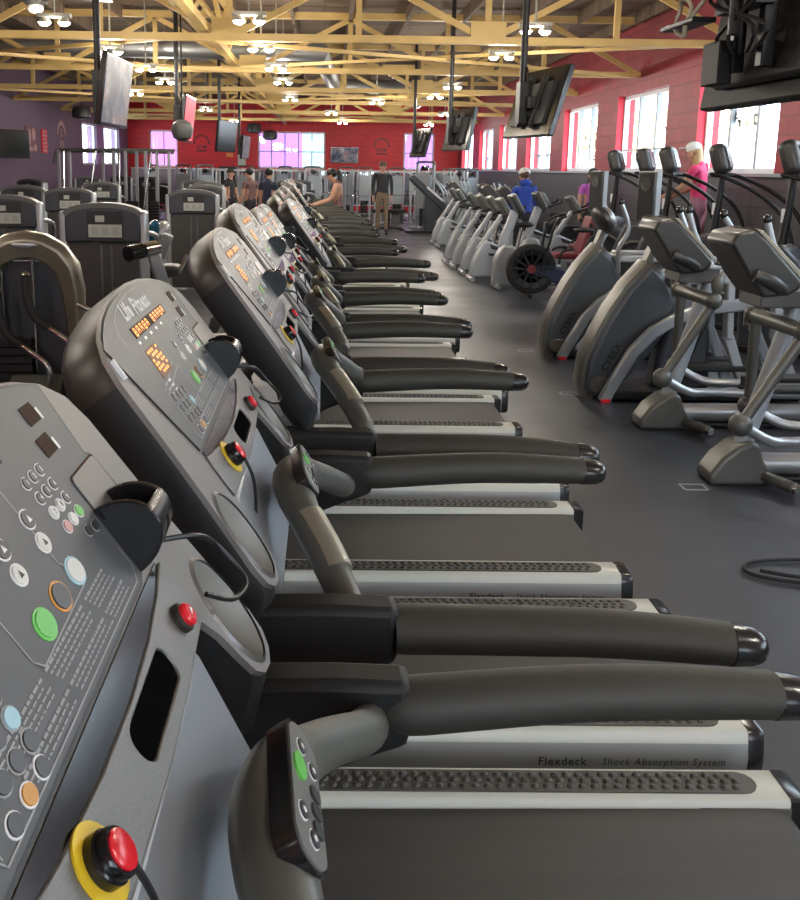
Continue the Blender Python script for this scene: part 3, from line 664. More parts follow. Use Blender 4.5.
for i, (x, y, r) in enumerate(TR):
    lab = ['grey treadmill whose large console fills the lower left corner of the photo', 'grey treadmill behind the frontmost console, its whole face and logo in view', 'grey treadmill third along the row, face catching pinkish light'][i] if i < 3 else \
        ('grey treadmill pushed forward out of line, %s in the row counting from the front' % ORD[i] if i == 6 else 'grey treadmill with black rails, %s in the long row counting from the front' % ORD[i])
    tm = place(TM, (x, y, 0), r, lab, 'treadmills in the long row', first=(i == 0))
    if i in UP:
        for o in tm.children:
            if o.name.startswith(('console', 'cross_handlebar')): o.location = V(o.location)+V(UP[i])
for o in TM.children:
    if o.name.startswith('cross_handlebar'): o.location = (.018, .01, .008)
# ------------------------------------------------------------------ elliptical trainers nearest the aisle
XZ = lambda y0, y1: ((lambda x, z, q: V((x, q, z))), y0, y1)
def make_elliptical():
    t = thing('elliptical_trainer', '', 'elliptical trainer')
    MB().prism([(-.18, 0), (-.19, .05), (-.13, .14), (-.05, .205), (.02, .235), (.06, .215), (.09, .13), (.13, .06), (.14, 0)], XZ(-.10, .10), 'olive_gray').build('front_boot', t, bevel=.03, seg=3)
    m = MB().cyl((.10, -.09, .05), (.17, -.27, .045), .030, 'machine_gray', 12).cyl((.17, -.27, .045), (.18, -.30, .044), .024, 'steel', 12); m.build('transport_foot', t)
    MB().tube([(.1, 0, .095), (1.8, 0, .095)], .062, 'machine_silver', 16, sq=.9).build('base_rail', t)
    MB().box((.95, 0, .02), (1.7, .10, .03), 'black_metal').box((1.8, 0, .05), (.1, .55, .07), 'machine_gray').build('rear_foot', t, bevel=.01)
    MB().tube([(.0, 0, .17), (.10, 0, .52), (.185, 0, .84), (.205, 0, .95), (.185, 0, 1.02), (.10, 0, 1.035), (.06, 0, 1.03)], [.048, .048, .045, .043, .043, .043, .04], 'machine_light', 14, sub=4).build('column', t)
    c = MB().prism([(-.215, 1.25), (-.185, 1.30), (-.10, 1.318), (-.03, 1.26), (.15, 1.075), (.155, 1.04), (.10, 1.0), (-.03, .985), (-.10, 1.07)], XZ(-.17, .17), 'shroud').build('console', t, bevel=.03, seg=3)
    MB().prism([(-.10, 1.322), (-.085, 1.312), (.150, 1.077), (.165, 1.09), (.145, 1.115), (-.06, 1.315)], XZ(-.16, .16), 'amber_screen').build('screen', c, bevel=.006)
    MB().tube([(-.09, -.18, 1.10), (-.02, -.19, 1.075), (.06, -.15, 1.03)], .035, 'shroud', 12, sub=3).build('cup_holder', c)
    MB().prism([(-.03, .93), (.20, .93), (.225, 1.02), (-.02, 1.03)], XZ(-.13, .13), 'machine_gray').box((.11, 0, 1.022), (.25, .29, .018), 'machine_light').build('tray', t, bevel=.008)
    m = MB().cyl((.13, -.27, .84), (.13, .27, .84), .040, 'olive_gray', 14)
    for s in (-1, 1): m.ell((.13, s*.29, .84), (.052, .05, .052), 'olive_gray', 12, 8)
    m.build('pivot_shaft', t)
    for s, sw in ((-1, -1), (1, 1)):
        j = (-.13, s*.27, .37) if sw < 0 else (.14, s*.27, .34)
        a = MB().tube([(.14, s*.28, .83), j], [.030, .027], 'olive_gray', 12).ell((.15, s*.28, .93), (.036, .036, .07), 'olive_gray', 12, 8); 
        a.tube([(.14, s*.28, .85), (.18, s*.28, 1.0), (.24, s*.28, 1.10), (.21-.02*sw, s*.28, 1.22), (.15, s*.28, 1.34)], [.022, .019, .018, .018, .018], 'machine_light', 10, sub=3).ell((.15, s*.28, 1.35), (.024, .024, .03), 'cap_plastic', 10, 6)
        ao = a.build('swing_arm', t)
        MB().ell(j, (.06, .055, .06), 'machine_gray', 14, 8).build('joint', ao)
        MB().tube([j, (j[0]+.17, s*.25, j[2]-.09), (j[0]+.35, s*.21, j[2]-.10), (1.0, s*.17, .25), (1.45, s*.15, .32)], [.028, .026, .026, .024, .022], 'machine_silver', 10, sub=3).build('pedal_link', t)
        MB().box((.72+.1*sw, s*.17, .285), (.42, .15, .03), 'rubber').box((.53+.1*sw, s*.17, .32), (.03, .15, .08), 'rubber').build('pedal', t, bevel=.01)
    MB().prism([(1.15, .12), (1.2, .45), (1.4, .6), (1.65, .58), (1.78, .4), (1.8, .12)], XZ(-.13, .13), 'slate').build('drive_housing', t, bevel=.03)
    return t
EL = make_elliptical()
def make_arc():
    t = thing('arc_trainer', '', 'cross trainer')
    fin = [(-.12, .0), (-.145, .10), (-.125, .28), (-.06, .46), (.03, .64), (.13, .80), (.27, .965), (.32, .955), (.42, .86), (.50, .70), (.46, .52), (.32, .32), (.16, .12), (.07, .0)]
    fo = MB().prism(fin, XZ(-.135, .135), 'arc_side').build('shroud_fin', t, bevel=.05, seg=3)
    band = [(-.12, .0), (-.145, .10), (-.125, .28), (-.06, .46), (.03, .64), (.13, .80), (.27, .965)]
    m = MB(); L = []
    for (x, z), (nx, nz) in zip(band, ((-1, 0), (-1, .1), (-.97, .2), (-.9, .35), (-.86, .5), (-.8, .6), (-.7, .7))):
        L.append([V((x+.06, -.13, z-.01)), V((x+nx*.012, -.11, z+nz*.012)), V((x+nx*.022, -.06, z+nz*.022)), V((x+nx*.022, .06, z+nz*.022)), V((x+nx*.012, .11, z+nz*.012)), V((x+.06, .13, z-.01))])
    m.loft(L, 'arc_gray').build('front_band', fo)
    ang = math.radians(63); ca, sa = math.cos(ang), math.sin(ang)
    MB().text('CYBEX', .066, frame((.045, -.1355, .30), (ca, 0, sa), (-sa, 0, ca), (0, -1, 0)), 'ink_black', .0012, .003).build('brand_lettering', fo, flat=True)
    MB().prism(ellipse(-.02, .10, .09, .06, 20), XZ(-.15, -.13), 'arc_gray').build('hub_cover', t, bevel=.008)
    m = MB(); P = [(-.02, .0), (.06, .16), (.17, .36), (.30, .50), (.46, .60), (.66, .67), (.95, .70)]
    L = []
    for i, (x, z) in enumerate(P):
        a = P[min(i+1, len(P)-1)]; b = P[max(i-1, 0)]; d = V((a[0]-b[0], a[1]-b[1])).normalized(); n = V((-d.y, d.x))*.042
        L.append([V((x-n.x, -.25, z-n.y)), V((x+n.x, -.25, z+n.y)), V((x+n.x, -.19, z+n.y)), V((x-n.x, -.19, z-n.y))])
    m.loft(L, 'machine_silver').build('side_frame', t, bevel=.012)
    MB().box((-.01, -.22, .012), (.06, .07, .024), 'red_btn').build('foot_cap', t)
    MB().prism([(.25, .93), (.30, .92), (.37, 1.14), (.33, 1.15)], XZ(-.06, .06), 'olive_gray').build('console_post', t, bevel=.01)
    R = Matrix.Rotation(math.radians(-32), 3, 'Y')
    c = MB().ell((.33, 0, 1.18), (.075, .19, .135), 'shroud', 18, 12, R).build('console', t)
    MB().ell((.355, 0, 1.195), (.062, .175, .118), 'machine_silver', 18, 12, R).build('bezel', c)
    tv = MB().box((.27, .02, 1.42), (.05, .16, .33), 'shroud', Matrix.Rotation(math.radians(25), 3, 'Z')).build('screen_panel', t, bevel=.008)
    MB().lathe([(.045, 0), (.05, .006), (.036, .006), (.034, .002)], V((.27, .02, 1.50))+V((-.023, -.011, 0)), (-.9, -.42, 0), 'machine_gray', 18).build('speaker_ring', tv)
    MB().box((.285, .027, 1.42), (.045, .172, .345), 'machine_light', Matrix.Rotation(math.radians(25), 3, 'Z')).build('rim', tv, bevel=.006)
    MB().box((.85, 0, .86), (.85, .36, .06), 'machine_light').box((.85, 0, .90), (.8, .25, .03), 'machine_silver').build('upper_cover', t, bevel=.015)
    m = MB()
    for s in (-1, 1):
        for x0, x1 in ((.82, .88), (1.15, 1.25)):
            q = MB().beam((x0, s*.17, .84), (x0+.02, s*.17, .45), .05, .09, 'machine_light'); q.beam((x0+.02, s*.17, .47), (x1+.12, s*.17, .06), .05, .07, 'machine_light'); q.build('rear_leg', t, bevel=.01)
        MB().beam((.75, s*.1, .75), (.55, s*.1, .22), .06, .07, 'black_metal').build('drive_arm', t, bevel=.01)
        MB().box((.75, s*.12, .24), (.50, .16, .05), 'rubber').build('pedal', t, bevel=.015)
        MB().tube([(.42, s*.24, .75), (.40, s*.27, .95), (.47, s*.28, 1.12), (.40, s*.28, 1.32)], .019, 'machine_silver', 10, sub=4).ell((.395, s*.28, 1.34), (.026, .026, .03), 'cap_plastic', 10, 6).build('handle_bar', t)
    MB().box((.7, 0, .05), (1.3, .5, .06), 'black_metal').build('base', t, bevel=.01)
    MB().prism([(.35, .06), (.42, .5), (.6, .66), (.75, .5), (.78, .06)], XZ(-.1, .1), 'slate').build('flywheel_cover', t, bevel=.04)
    return t
AR = make_arc()
def make_stepper():
    t = thing('stair_stepper', '', 'stair stepper')
    MB().prism([(-.30, .0), (-.32, .55), (-.18, .93), (.02, .96), (.16, .84), (.34, .52), (.42, .3), (.43, .0)], XZ(-.28, .28), 'slate').build('body', t, bevel=.05, seg=3)
    MB().prism([(-.325, .50), (-.19, .945), (.02, .975), (.05, .80), (-.12, .45)], XZ(-.20, .20), 'arc_gray').build('front_cover', t, bevel=.04)
    MB().text('S3x', .15, frame((.12, -.2815, .42), (1, 0, 0), (0, 0, 1), (0, -1, 0)), 'white_ink', .001, .004, .2).build('lettering', t, flat=True)
    MB().tube([(-.05, 0, .93), (-.02, 0, 1.25), (.0, 0, 1.58)], [.045, .035, .03], 'black_metal', 12).build('post', t)
    MB().box((-.05, 0, 1.22), (.045, .05, .12), 'white_plate').build('post_label', t)
    R = Matrix.Rotation(math.radians(-18), 3, 'Y')
    c = MB().box((-.03, 0, 1.73), (.17, .27, .31), 'shroud', R).build('console', t, bevel=.065, seg=4)
    MB().box((.054, 0, 1.745), (.012, .15, .2), 'gloss_black', R).build('screen', c)
    MB().tube([(-.03, -.36, 1.575), (-.03, .36, 1.575)], .016, 'black_metal', 8).box((.03, 0, 1.575), (.10, .4, .025), 'black_metal').build('tray_bar', t)
    for s in (-1, 1):
        MB().tube([(-.03, s*.33, 1.575), (.12, s*.34, 1.54), (.42, s*.35, 1.40), (.68, s*.35, 1.18), (.80, s*.35, .85), (.78, s*.33, .30)], .021, 'black_metal', 10, sub=4).build('handrail', t)
        MB().box((.68, s*.13, .255), (.40, .20, .05), 'rubber').build('step', t, bevel=.012)
        MB().tube([(-.22, s*.32, .25), (-.2, s*.33, .6), (.05, s*.33, .72), (.3, s*.32, .5)], .022, 'arc_gray', 10, sub=3).build('side_tube', t)
    MB().box((.28, 0, .03), (1.14, .62, .06), 'black_metal').box((.68, 0, .14), (.36, .46, .18), 'slate').build('base', t, bevel=.01)
    return t
ST = make_stepper()
def make_bike():
    t = thing('upright_bike', '', 'exercise bike')
    MB().prism([(-.06, .06), (-.03, .28), (.10, .56), (.16, .60), (.34, .52), (.66, .40), (.72, .10), (.70, .05)], XZ(-.10, .10), 'machine_light').build('shell', t, bevel=.035, seg=3)
    MB().prism([(.20, .545), (.62, .405), (.64, .36), (.24, .47)], XZ(-.107, .107), 'slate').build('shell_insert', t, bevel=.01)
    MB().prism([(.02, .45), (.10, .43), (.42, .95), (.36, .97)], XZ(-.055, .055), 'machine_light').build('column', t, bevel=.02)
    R = Matrix.Rotation(math.radians(-33), 3, 'Y')
    c = MB().box((.40, 0, 1.06), (.075, .36, .30), 'olive_gray', R).build('console', t, bevel=.025, seg=3)
    MB().box((.438, 0, 1.085), (.012, .34, .28), 'machine_light', R).build('console_rim', c, bevel=.004)
    for s in (-1, 1):
        MB().tube([(.40, s*.05, .93), (.44, s*.19, .96), (.56, s*.22, 1.0), (.66, s*.19, 1.04), (.68, s*.14, 1.09)], .017, 'rubber', 10, sub=3).build('handlebar', t)
        q = MB().cyl((.36, s*.10, .30), (.36, s*.15, .30), .03, 'black_metal', 10).beam((.36, s*.15, .30), (.36+.12*s, s*.15, .30-.1*s), .02, .035, 'black_metal').build('crank', t)
        MB().box((.36+.12*s, s*.20, .30-.1*s), (.11, .09, .03), 'rubber').build('pedal', q, bevel=.008)
    MB().tube([(.60, 0, .40), (.68, 0, .78)], .026, 'steel', 10).build('seat_post', t)
    MB().ell((.72, 0, .82), (.14, .11, .045), 'upholstery', 14, 8).ell((.60, 0, .815), (.10, .05, .035), 'upholstery', 10, 6).build('seat', t)
    for x in (-.04, .72): MB().tube([(x, -.24, .04), (x, .24, .04)], .035, 'machine_silver', 10).build('foot_bar', t)
    return t
BK = make_bike()
def make_recumbent():
    t = thing('recumbent_bike', '', 'exercise bike')
    MB().prism([(-.06, .04), (-.05, .40), (.06, .60), (.22, .58), (.38, .30), (1.2, .22), (1.25, .05)], XZ(-.10, .10), 'machine_silver').build('shell', t, bevel=.03, seg=3)
    MB().beam((.06, 0, .55), (.22, 0, 1.05), .09, .12, 'machine_light').build('column', t, bevel=.02)
    R = Matrix.Rotation(math.radians(-30), 3, 'Y')
    c = MB().box((.22, 0, 1.14), (.07, .34, .28), 'shroud', R).build('console', t, bevel=.025, seg=3)
    MB().box((.255, 0, 1.16), (.012, .33, .27), 'machine_light', R).build('console_rim', c)
    MB().box((.95, 0, .46), (.40, .40, .08), 'red_seat').build('seat', t, bevel=.03, seg=3)
    MB().box((1.18, 0, .74), (.08, .40, .52), 'red_seat', Matrix.Rotation(math.radians(16), 3, 'Y')).build('backrest', t, bevel=.03, seg=3)
    MB().tube([(1.2, -.2, .9), (1.25, -.22, .60), (1.1, -.2, .36)], .02, 'black_metal', 8, sub=3).tube([(1.2, .2, .9), (1.25, .22, .60), (1.1, .2, .36)], .02, 'black_metal', 8, sub=3).box((1.1, 0, .30), (.2, .3, .1), 'black_metal').build('seat_frame', t)
    for s in (-1, 1):
        q = MB().beam((.30, s*.13, .34), (.30+.11*s, s*.13, .40), .02, .035, 'black_metal').build('crank', t)
        MB().box((.30+.11*s, s*.19, .40), (.10, .09, .05), 'rubber').build('pedal', q)
        MB().tube([(.8, s*.24, .36), (.82, s*.27, .52), (.98, s*.27, .56)], .016, 'rubber', 8, sub=3).build('side_handle', t)
    for x in (0, 1.2): MB().tube([(x, -.25, .035), (x, .25, .035)], .033, 'machine_silver', 10).build('foot_bar', t)
    return t
RB = make_recumbent()
def make_airbike():
    t = thing('fan_bike', 'black fan wheel bike with navy frame and white upright, nose towards the aisle', 'exercise bike')
    m = MB().lathe([(.34, -.05), (.36, -.03), (.36, .03), (.34, .05), (.30, .055), (.30, -.055)], (0, 0, .42), (0, 1, 0), 'rubber', 32)
    for k in range(12):
        a = 2*pi*k/12; m.beam((.06*math.cos(a), -.055, .42+.06*math.sin(a)), (.33*math.cos(a), -.055, .42+.33*math.sin(a)), .012, .03, 'black_metal')
    for r in (.12, .2, .27): m.lathe([(r, -.058), (r+.01, -.062), (r+.01, -.05), (r, -.05)], (0, 0, .42), (0, 1, 0), 'black_metal', 28)
    w = m.build('fan_wheel', t)
    MB().cyl((0, -.07, .42), (0, .07, .42), .06, 'red_seat', 18).build('hub', w)
    MB().prism([(.0, .44), (.10, .52), (.55, .38), (.85, .30), (.86, .14), (.75, .10), (.40, .20), (.05, .32)], XZ(-.06, .06), 'navy').build('frame_boom', t, bevel=.02)
    MB().tube([(.22, 0, .48), (.36, 0, .46), (.42, 0, .45)], .03, 'machine_light', 10).build('resistance_lever', t)
    MB().prism([(.74, .08), (.82, .08), (1.02, .95), (.95, .99), (.80, .60)], XZ(-.05, .05), 'white_plate').build('upright', t, bevel=.015)
    MB().prism([(.58, .28), (.74, .12), (.94, .90), (.90, .94), (.80, .85)], XZ(-.035, .035), 'jacket_black').build('mast_cover', t, bevel=.015)
    MB().lathe([(.05, -.06), (.06, -.05), (.06, .05), (.05, .06)], (.80, 0, .22), (0, 1, 0), 'red_seat', 16).build('crank_hub', t)
    MB().tube([(-.05, -.28, .05), (-.05, .28, .05)], .03, 'black_metal', 10).tube([(-.05, 0, .05), (.0, 0, .2), (.3, 0, .22)], .03, 'black_metal', 8).build('front_foot', t)
    MB().tube([(.85, -.26, .05), (.85, .26, .05)], .03, 'white_plate', 10).tube([(.78, 0, .2), (.85, 0, .05)], .03, 'white_plate', 8).build('rear_foot', t)
    MB().ell((.72, 0, .98), (.14, .10, .04), 'upholstery', 14, 8).build('seat', t)
    for s in (-1, 1): MB().tube([(.12, s*.14, .40), (.20, s*.2, .80), (.28, s*.22, 1.1), (.42, s*.2, 1.18)], .018, 'black_metal', 10, sub=3).build('handle_arm', t)
    MB().box((.18, 0, 1.02), (.03, .18, .12), 'gloss_black').beam((.1, 0, .5), (.18, 0, 1.0), .03, .03, 'black_metal').build('display', t)
    return t
ab = make_airbike(); ab.location = (2.64, 12.55, 0); ab.scale = (.88,)*3
# inclined ladder climber
t = thing('ladder_climber', 'dark inclined ladder climbing machine with sloping track standing past the aisle', 'climbing machine', (2.15, 25.6, 0))
MB().prism([(.0, 1.36), (.14, 1.44), (.95, .74), (.98, .62), (.88, .55)], XZ(-.30, .30), 'slate').build('track', t, bevel=.03)
MB().prism([(.45, 1.13), (.85, .80), (.88, .84), (.48, 1.17)], XZ(-.33, -.30), 'white_plate').build('side_stripe', t)
MB().prism([(.42, .0), (.44, .92), (.60, .92), (.98, .60), (.96, .0)], XZ(-.26, .26), 'slate').build('body', t, bevel=.03)
for s in (-1, 1): MB().tube([(.85, s*.36, .30), (.98, s*.36, .70), (.90, s*.36, 1.1), (.60, s*.36, 1.38)], .022, 'machine_silver', 8, sub=3).build('handrail', t)
MB().box((.55, 0, .03), (1.2, .7, .06), 'black_metal').build('base', t)
index_kids()
place(EL, (2.2, 5.0, 0), 0, 'grey elliptical trainer nearest the camera at the right edge', 'elliptical trainers by the aisle', True)
place(EL, (2.19, 6.12, 0), 0, 'grey elliptical trainer between the front elliptical and the tall finned trainer', 'elliptical trainers by the aisle')
place(AR, (2.0, 7.0, 0), 0, 'tall grey finned cross trainer beside the elliptical trainers, red foot cap showing', 'finned cross trainers', True)
place(AR, (2.08, 8.6, 0), 0, 'tall grey finned cross trainer second from the front, beside the fan bike', 'finned cross trainers')
STL = ['closest to the camera, console against the red pier', 'under the large bright window', 'just left of the person in pink', 'fourth from the front along the window wall', 'farthest one, its console before the third window']
for i, (x, y) in enumerate(((4.22, 8.9), (4.2, 10.45), (4.18, 11.95), (4.2, 12.9), (4.2, 14.2))):
    place(ST, (x-.06, y, 0), -.62, 'dark stair stepper with tall padded console, '+STL[i], 'stair steppers along the window wall', i == 0)
UB = [(2.2, 14.45), (2.2, 15.35), (2.18, 16.25), (2.16, 17.15), (2.42, 20.6), (2.42, 21.6)]
UBL = ['frontmost of the pale bikes by the aisle', 'second of the pale bikes by the aisle', 'third of the pale bikes by the aisle', 'fourth of the pale bikes by the aisle', 'fifth of the pale bikes, near the ladder climber', 'last of its aisle row']
for i, (x, y) in enumerate(UB): place(BK, (x, y, 0), 0, 'pale grey upright bike with slanted console, '+UBL[i], 'upright bikes by the aisle', i == 0)
for i, (x, y) in enumerate(((2.38, 13.55), (3.03, 15.12))):
    place(RB, (x, y, 0), 0, ['silver recumbent bike with dark red seat, just behind the fan bike', 'silver recumbent bike with dark red seat, beyond the first recumbent'][i], 'recumbent bikes with red seats', i == 0)
far = [(3.16, 17.0), (3.6, 16.05), (3.16, 18.75), (3.55, 17.95), (3.4, 20.75), (3.55, 19.85), (3.1, 23.2), (3.55, 21.8)]
for x, y in ((3.75, 25.75), (4.1, 26.5), (3.2, 28.5), (4.05, 28.4), (3.0, 29.75), (4.0, 32.0), (2.95, 32.2), (4.0, 34.1)): place(BK, (x, y, 0), 0, 'pale bike in the crowded rows beyond the recumbent bikes', 'bikes in the far rows')
place(EL, (3.22, 24.6, 0), 0, 'grey elliptical in the crowded rows beyond the recumbent bikes', 'ellipticals in the far rows')
for i, (x, y) in enumerate(far):
    if i % 2: place(BK, (x, y, 0), .0, 'pale bike in the crowded rows beyond the recumbent bikes', 'bikes in the far rows')
    else: place(EL, (x, y, 0), .0, 'grey elliptical in the crowded rows beyond the recumbent bikes', 'ellipticals in the far rows')
# ------------------------------------------------------------------ strength machines on the left and at the back
def make_tower():
    t = thing('weight_machine', '', 'weight machine')
    for s in (-1, 1): MB().box((s*.31, 0, .62), (.07, .16, 1.22), 'machine_silver').build('side_post', t, bevel=.025, seg=3)
    MB().box((0, -.02, .50), (.55, .08, .94), 'shroud').box((-.02, -.063, .5), (.015, .006, .92), 'machine_gray').box((.06, -.063, .5), (.015, .006, .92), 'machine_gray').build('shroud_panel', t, bevel=.005)
    top = [(-.30, .98), (-.30, 1.20)]+[(.30*math.sin(a), 1.20+.08*math.cos(a)) for a in [(-1+.2*k)*pi/2 for k in range(1, 10)]]+[(.30, 1.20), (.30, .98)]
    cp = MB().prism(top, XZ(-.09, .09), 'slate').build('top_cap', t, bevel=.02, seg=2)
    MB().prism([(.30*math.sin(a)*1.03, 1.21+.085*math.cos(a)) for a in [(-1+.2*k)*pi/2 for k in range(0, 11)]]+[(.28*math.sin(a), 1.185+.07*math.cos(a)) for a in [(1-.2*k)*pi/2 for k in range(0, 11)]], XZ(-.095, .095), 'machine_gray').build('cap_trim', cp)
    p = MB().box((.02, -.092, 1.12), (.28, .008, .22), 'ink_black').box((.02, -.098, 1.075), (.26, .006, .10), 'placard').box((-.02, -.098, 1.17), (.07, .006, .05), 'placard').build('placard', cp)
    for k in range(3): MB().box((-.06+.08*k, -.102, 1.075), (.05, .004, .06), 'pale_ink').build('exercise_picture', p)
    MB().tube([(.35, .1, .25), (.36, .5, .3), (.36, .9, .3)], .035, 'machine_silver', 10).tube([(-.35, .1, .06), (-.36, .9, .06), (.36, .9, .06), (.35, .1, .06)], .035, 'machine_silver', 8).build('base_frame', t)
    MB().box((.0, .62, .45), (.40, .40, .08), 'upholstery').build('seat', t, bevel=.025)
    MB().box((.0, .86, .80), (.36, .08, .60), 'upholstery', Matrix.Rotation(math.radians(-12), 3, 'X')).build('back_pad', t, bevel=.025)
    for s in (-1, 1): MB().tube([(s*.30, .15, 1.05), (s*.36, .45, 1.0), (s*.34, .62, .85)], .022, 'machine_silver', 10, sub=3).build('press_arm', t)
    return t
TW = make_tower()
def make_cable_tower():
    t = thing('cable_tower', '', 'cable machine')
    for x in (-.28, .28): MB().box((x, 0, 1.0), (.07, .10, 2.0), 'machine_silver').build('upright', t, bevel=.01)
    MB().tube([(-.30, 0, 1.98), (-.27, 0, 2.06), (.27, 0, 2.06), (.30, 0, 1.98)], .035, 'machine_gray', 10, sub=2).build('top_bar', t)
    for x in (-.10, .10): MB().cyl((x, 0, .1), (x, 0, 2.0), .018, 'steel', 8).build('guide_rod', t)
    st = MB()
    for k in range(10): st.box((0, 0, .14+k*.055), (.30, .12, .046), 'black_metal')
    st.build('weight_stack', t, flat=True)
    MB().box((.0, -.12, 1.2), (.44, .02, 1.1), 'machine_light').build('guard_panel', t, bevel=.004)
    MB().cyl((0, -.2, 1.88), (0, .1, 1.88), .07, 'gloss_black', 16).build('pulley', t)
    MB().box((0, .15, .04), (.8, .9, .06), 'machine_gray').build('base', t, bevel=.01)
    return t
CT = make_cable_tower()
def make_rack():
    t = thing('smith_rack', '', 'rack')
    for s in (-1, 1):
        for y in (-.5, .5): MB().box((s*.6, y, 1.05), (.07, .07, 2.1), 'machine_silver').build('post', t, bevel=.006)
        MB().beam((s*.6, -.5, 2.06), (s*.6, .5, 2.06), .06, .06, 'machine_silver').beam((s*.6, -.55, .04), (s*.6, .6, .04), .07, .07, 'machine_silver').build('side_rail', t)
        for k in range(2): MB().lathe([(.05, -.02), (.21, -.02), (.22, 0), (.21, .02), (.05, .02)], (s*(.72+.06*k), -.2, 1.15), (1, 0, 0), 'rubber' if k else 'white_plate', 20).build('weight_plate', t)
    MB().cyl((-1.0, -.2, 1.15), (1.0, -.2, 1.15), .016, 'steel', 10).build('bar', t)
    MB().beam((-.6, .5, 2.06), (.6, .5, 2.06), .06, .06, 'machine_silver').build('cross_beam', t)
    MB().box((0, -.1, .44), (.30, 1.1, .08), 'upholstery').build('bench_pad', t, bevel=.02)
    for y in (-.5, .3): MB().box((0, y, .2), (.34, .06, .40), 'machine_gray').build('bench_leg', t)
    return t
RK = make_rack()
# arched machine at the far left
t = thing('arched_machine', 'bronze grey arched weight machine with two black-gripped levers at the left edge', 'weight machine', (-1.66, 5.6, 0), .12); t.scale = (.95,)*3
arch = [(-.27, .0), (-.275, .55), (-.265, .93), (-.235, 1.06), (-.17, 1.145), (-.09, 1.19), (0, 1.205), (.09, 1.19), (.17, 1.145), (.235, 1.06), (.265, .93), (.275, .55), (.27, .0)]
L = []
for i, (x, z) in enumerate(arch):
    p0 = V(arch[max(i-1, 0)]); p1 = V(arch[min(i+1, len(arch)-1)]); d = (p1-p0).normalized(); n = V((-d.y, d.x)); w_ = .045+.035*max(0, (z-.6)/.6)
    L.append([V((x+n.x*a*w_, y, z+n.y*a*w_)) for a, y in ((-1, -.05), (.4, -.075), (1, -.04), (1, .07), (-1, .07))])
MB().loft(L, 'bronze').build('arch_frame', t, bevel=.012, seg=2)
MB().ell((.0, -.072, 1.205), (.075, .014, .022), 'machine_silver', 16, 6).build('badge', t)
MB().prism([(-.24, .05), (-.24, .95), (-.16, 1.10), (.16, 1.10), (.24, .95), (.24, .05)], XZ(.06, .10), 'slate').build('back_panel', t)
for x in (-.15, .03): MB().cyl((x, 0, .3), (x, 0, 1.12), .011, 'steel', 8).build('guide_rod', t)
w_ = MB()
for k in range(9): w_.box((-.10, 0, .22+k*.05), (.22, .10, .042), 'black_metal')
w_.build('weight_stack', t, flat=True)
for dx, dz in ((-.14, .0), (.02, .10)):
    q = MB().tube([(dx, -.18, .93+dz), (dx+.01, -.20, .80+dz), (dx+.05, -.22, .70+dz), (dx+.13, -.24, .64+dz)], .026, 'rubber', 10, sub=3).build('lever_grip', t)
    MB().tube([(dx+.13, -.24, .64+dz), (dx+.26, -.26, .54+dz), (dx+.28, -.26, .44+dz), (dx+.20, -.22, .25), (dx+.1, -.1, .15)], .017, 'steel', 10, sub=3).build('lever', q)
    MB().ell((dx, -.18, .945+dz), (.028, .028, .018), 'steel', 10, 6).build('end_knob', q)
MB().box((.05, -.25, .36), (.30, .30, .05), 'olive_gray', Matrix.Rotation(.5, 3, 'X')).build('seat_plate', t, bevel=.02)
MB().cyl((-.2, -.2, .24), (.2, -.2, .24), .07, 'rubber', 14).build('roller_pad', t)
MB().box((0, -.1, .03), (.7, .8, .06), 'machine_gray').build('base', t)
MB().tube([(.28, -.05, .86), (.42, -.12, .80), (.62, -.05, .85)], .018, 'steel', 8).ell((.40, -.12, .80), (.03, .03, .03), 'cap_plastic', 10, 6).build('side_handle', t)
# leg machine with a roller arm
t = thing('leg_machine', 'silver leg machine with a thick black-ended roller arm behind the second treadmill', 'weight machine', (-1.24, 7.1, 0))
MB().cyl((-.02, -.10, 1.0), (-.10, -.22, .985), .055, 'gloss_black', 16).build('roller_end', t)
MB().cyl((.06, .0, 1.015), (-.02, -.10, 1.0), .052, 'steel', 16).build('roller_sleeve', t)
MB().beam((.03, .0, 1.0), (.13, .04, .62), .06, .09, 'machine_silver').build('swing_arm', t, bevel=.012)
MB().box((-.16, .35, .50), (.42, .50, .10), 'upholstery').build('seat', t, bevel=.03)
MB().beam((.12, .05, .66), (.0, .6, .05), .09, .09, 'machine_gray').box((-.2, .3, .04), (.7, .9, .06), 'machine_silver').build('frame', t, bevel=.01)
# curl machine with dome cover
t = thing('dome_machine', 'weight machine with a glossy teal dome cover left of the third treadmill', 'weight machine', (-1.62, 9.6, 0))
MB().ell((.0, 0, .92), (.13, .13, .16), 'teal_ball', 20, 12, Matrix.Rotation(.4, 3, 'Y')).build('dome_cover', t)
MB().ell((.06, 0, .93), (.09, .11, .15), 'machine_silver', 16, 10, Matrix.Rotation(.4, 3, 'Y')).build('dome_rim', t)
MB().beam((.06, -.1, .72), (.16, -.1, .95), .10, .10, 'machine_silver').build('cam_arm', t, bevel=.015)
MB().box((.12, -.05, .60), (.28, .28, .12), 'machine_gray').build('seat', t, bevel=.04)
MB().tube([(.16, -.15, .6), (.28, -.2, .62), (.33, -.1, .75)], .02, 'steel', 10).build('handle', t)
MB().box((0, 0, .3), (.12, .12, .6), 'black_metal').box((-.1, 0, .03), (.7, .6, .06), 'machine_gray').build('frame', t)
MB().beam((.02, -.3, .16), (.36, -.3, .16), .06, .06, 'machine_silver').build('floor_bar', t)
